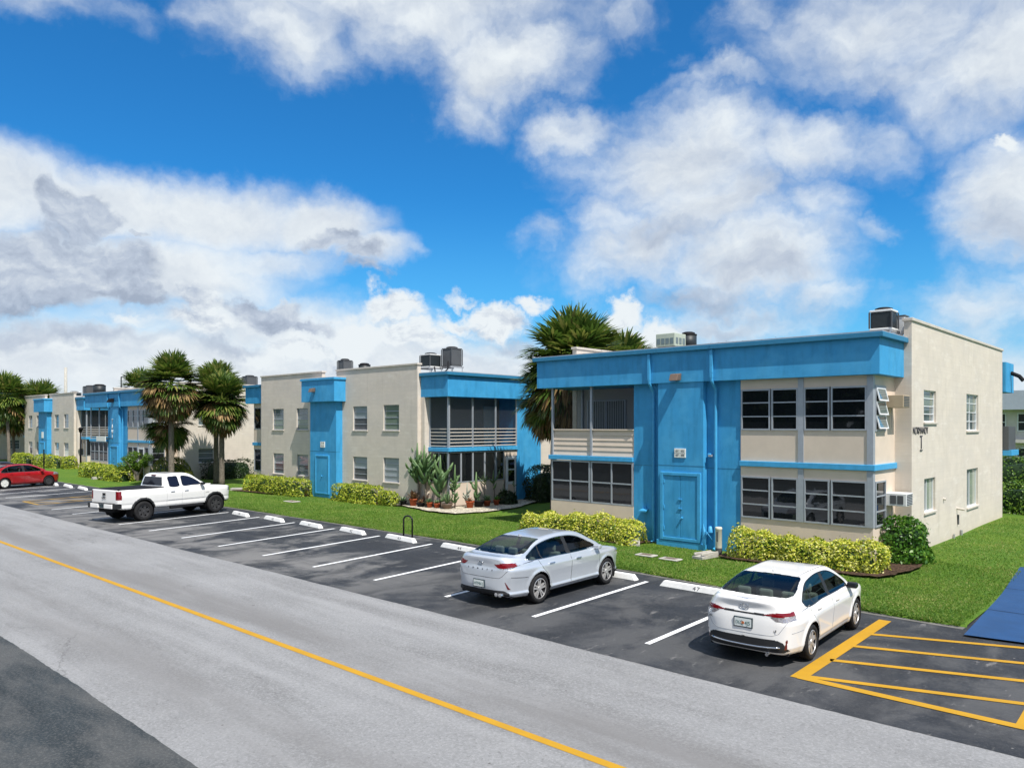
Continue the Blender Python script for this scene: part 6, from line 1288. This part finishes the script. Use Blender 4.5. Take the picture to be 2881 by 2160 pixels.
# cactus bed: pots and tall succulents
PG = 'potted plants by the porch'
def arm(mb, p, d, l, r, up=.5, n=6):
    pts = [Vector(p)]; d = Vector(d).normalized()
    for i in range(n): d = (d + Vector((0, 0, up)) * .25).normalized(); pts.append(pts[-1] + d * l / n)
    mb.tube(pts, [r * (.55 + .75 * math.sin(math.pi * (i / n) ** .7 * .95 + .15)) if i < n else r * .3 for i in range(n + 1)], 7)
    return pts[-1]
def cactus(x, y, h, label, n, arm_len, r=.065, skin='cactus_skin', crown=.45, stem=.05, lean=(0, 0), seed=1):
    rr = random.Random(seed); z0 = .08; root = thing('cactus', (x, y, z0), label, 'cactus', 'tall cacti by the porch')
    top = Vector((x + lean[0], y + lean[1], z0 + h * (1 - crown))); MB().tube([(x, y, z0), ((x + top.x) / 2, (y + top.y) / 2 + .03, z0 + h * (1 - crown) * .55), top], [stem * 1.2, stem, stem * .9], 8).build('stem', MATS['trunk' if skin != 'cactus_gray' else 'cactus_gray'], root, True)
    mb = MB()
    for i in range(n):
        a = i * 2.4 + rr.uniform(-.3, .3); e = rr.uniform(.1, 1.1); f = (i + .5) / n; p = top - Vector((0, 0, h * crown * .5 * rr.random())) + Vector((0, 0, h * crown * .45 * f)); q = arm(mb, p, (math.cos(a), math.sin(a), e), arm_len * rr.uniform(.7, 1.15), r * rr.uniform(.8, 1.15), rr.uniform(.2, .9))
        if rr.random() < .5: arm(mb, q - Vector((0, 0, .05)), (math.cos(a + 1), math.sin(a + 1), .8), arm_len * .5, r * .7, .8, 4)
    mb.tube([top, top + Vector((0, 0, h * crown * .6)), top + Vector((.02, 0, h * crown * .98))], [r, r, r * .3], 7)
    mb.build('arms', MATS[skin], root, True); return root
cactus(-28.55, 24.25, 3.1, 'tall branching cactus against the beige wall corner, leftmost of the tall ones', 20, .72, .066, lean=(-.15, 0), seed=2)
cactus(-28.0, 24.2, 3.0, 'tall branching cactus just right of the leftmost tall one', 22, .78, .07, lean=(-.12, 0), seed=5)
cactus(-27.15, 24.35, 2.55, 'tall cactus with arms spreading in a fan before the porch corner', 18, .75, .075, crown=.62, seed=8)
cactus(-26.45, 24.65, 2.1, 'leafy upright cactus right of the fan armed cactus', 20, .32, .045, crown=.6, stem=.03, seed=11)
cactus(-26.35, 25.35, 1.25, 'grey white cactus with upright fingers', 9, .32, .035, 'cactus_gray', .75, .03, seed=13)
cactus(-26.35, 25.95, 1.7, 'stout green column cactus before the dark porch windows', 5, .35, .075, crown=.8, stem=.06, seed=17)
cactus(-26.4, 26.55, 1.7, 'thin dark cactus with few twigs right of the stout column', 6, .36, .022, crown=.35, stem=.018, seed=19)
cactus(-26.45, 27.35, 1.7, 'bent grey green cactus leaning left near the porch door', 4, .48, .04, crown=.4, stem=.03, lean=(-.1, 0), seed=23)
cactus(-26.4, 27.9, 1.0, 'cluster of thin upright cactus stems near the porch door', 9, .30, .025, crown=.7, stem=.02, seed=29)
cactus(-26.3, 28.6, 1.15, 'single thin stick cactus before the white porch door', 3, .22, .016, crown=.25, stem=.015, seed=31)
def potted(x, y, pr, ph, potm, nl, ll, leafm, label, wide=.5, lw=.035):
    r = thing('potted_plant', (x, y, .085), label, 'potted plant', PG); MB().lathe([(.001, 0), (pr * .68, 0), (pr * .95, ph * .82), (pr * 1.08, ph * .83), (pr * 1.08, ph), (pr * .95, ph), (pr * .92, ph * .9), (.001, ph * .9)], 18).build('pot', MATS[potm], r, True, origin=(0, 0, 0))
    V = []; F = []
    for i in range(nl):
        a = i * 2.4 + rng.normal(0, .2); e = wide * (.25 + .85 * ((i + .5) / nl)); L = ll * rng.uniform(.8, 1.15); d = np.array([math.cos(a) * math.sin(e), math.sin(a) * math.sin(e), math.cos(e)]); s = np.array([-math.sin(a), math.cos(a), 0]); p = np.array([0, 0, ph * .85]); b = len(V)
        for j, (t, w) in enumerate(((0, .8), (.4, 1), (.75, .6), (1, .05))):
            q = p + d * L * t + np.array([0, 0, -.18 * L * t * t * wide]); V += [q - s * lw * w, q + s * lw * w + np.array([0, 0, .0])]
            if j: F.append((b + 2 * j - 2, b + 2 * j - 1, b + 2 * j + 1, b + 2 * j))
    o = link_mesh('leaves', np.array(V), np.array(F), MATS[leafm], None); o.parent = r
potted(-29.45, 24.0, .17, .22, 'black', 22, .40, 'aloe', 'spiky grey green plant in a dark pot beside the splash block', 1.2)
potted(-28.75, 24.05, .20, .36, 'terracotta', 26, .62, 'reddish', 'large terracotta pot with a reddish leafy plant, leftmost clay pot', 1.0, .05)
potted(-28.15, 24.0, .20, .20, 'black', 14, .30, 'reddish', 'low black pot right of the leftmost clay pot', 1.1)
potted(-27.55, 24.05, .15, .27, 'terracotta', 24, .33, 'aloe', 'small terracotta pot with a spiky rosette beside the big aloe, left one', 1.2)
potted(-27.15, 24.15, .14, .24, 'terracotta', 18, .28, 'aloe', 'small terracotta pot with a little agave beside the big aloe, right one', 1.0)
potted(-26.55, 24.25, .27, .26, 'bronze', 44, .72, 'aloe', 'big upright aloe in a wide dark bowl at the front of the gravel', .75, .03)
potted(-26.05, 25.25, .20, .34, 'terracotta', 24, .34, 'reddish', 'terracotta pot with a pinkish rosette before the grey white cactus', 1.2)
potted(-25.95, 26.3, .18, .30, 'terracotta', 30, .48, 'aloe', 'terracotta pot with a pale striped agave right of the pinkish rosette', 1.1)
potted(-25.95, 26.95, .15, .28, 'terracotta', 16, .34, 'deep_green', 'terracotta pot with a small green plant, rightmost clay pot', .9)
potted(-28.35, 24.45, .26, .30, 'black', 16, .35, 'reddish', 'black tub behind the leftmost clay pot', .8)
potted(-25.95, 25.75, .26, .34, 'black', 8, .2, 'aloe', 'black tub behind the pinkish rosette pot', .8)
shrub('shrub', -26.15, 27.9, 1.1, 1.0, .62, 'dark_green', 'dark spiky bromeliad clump near the white porch door', 'shrub', 900, .26, 2.4, core='dark_green', amp=.15, aspect=.22)
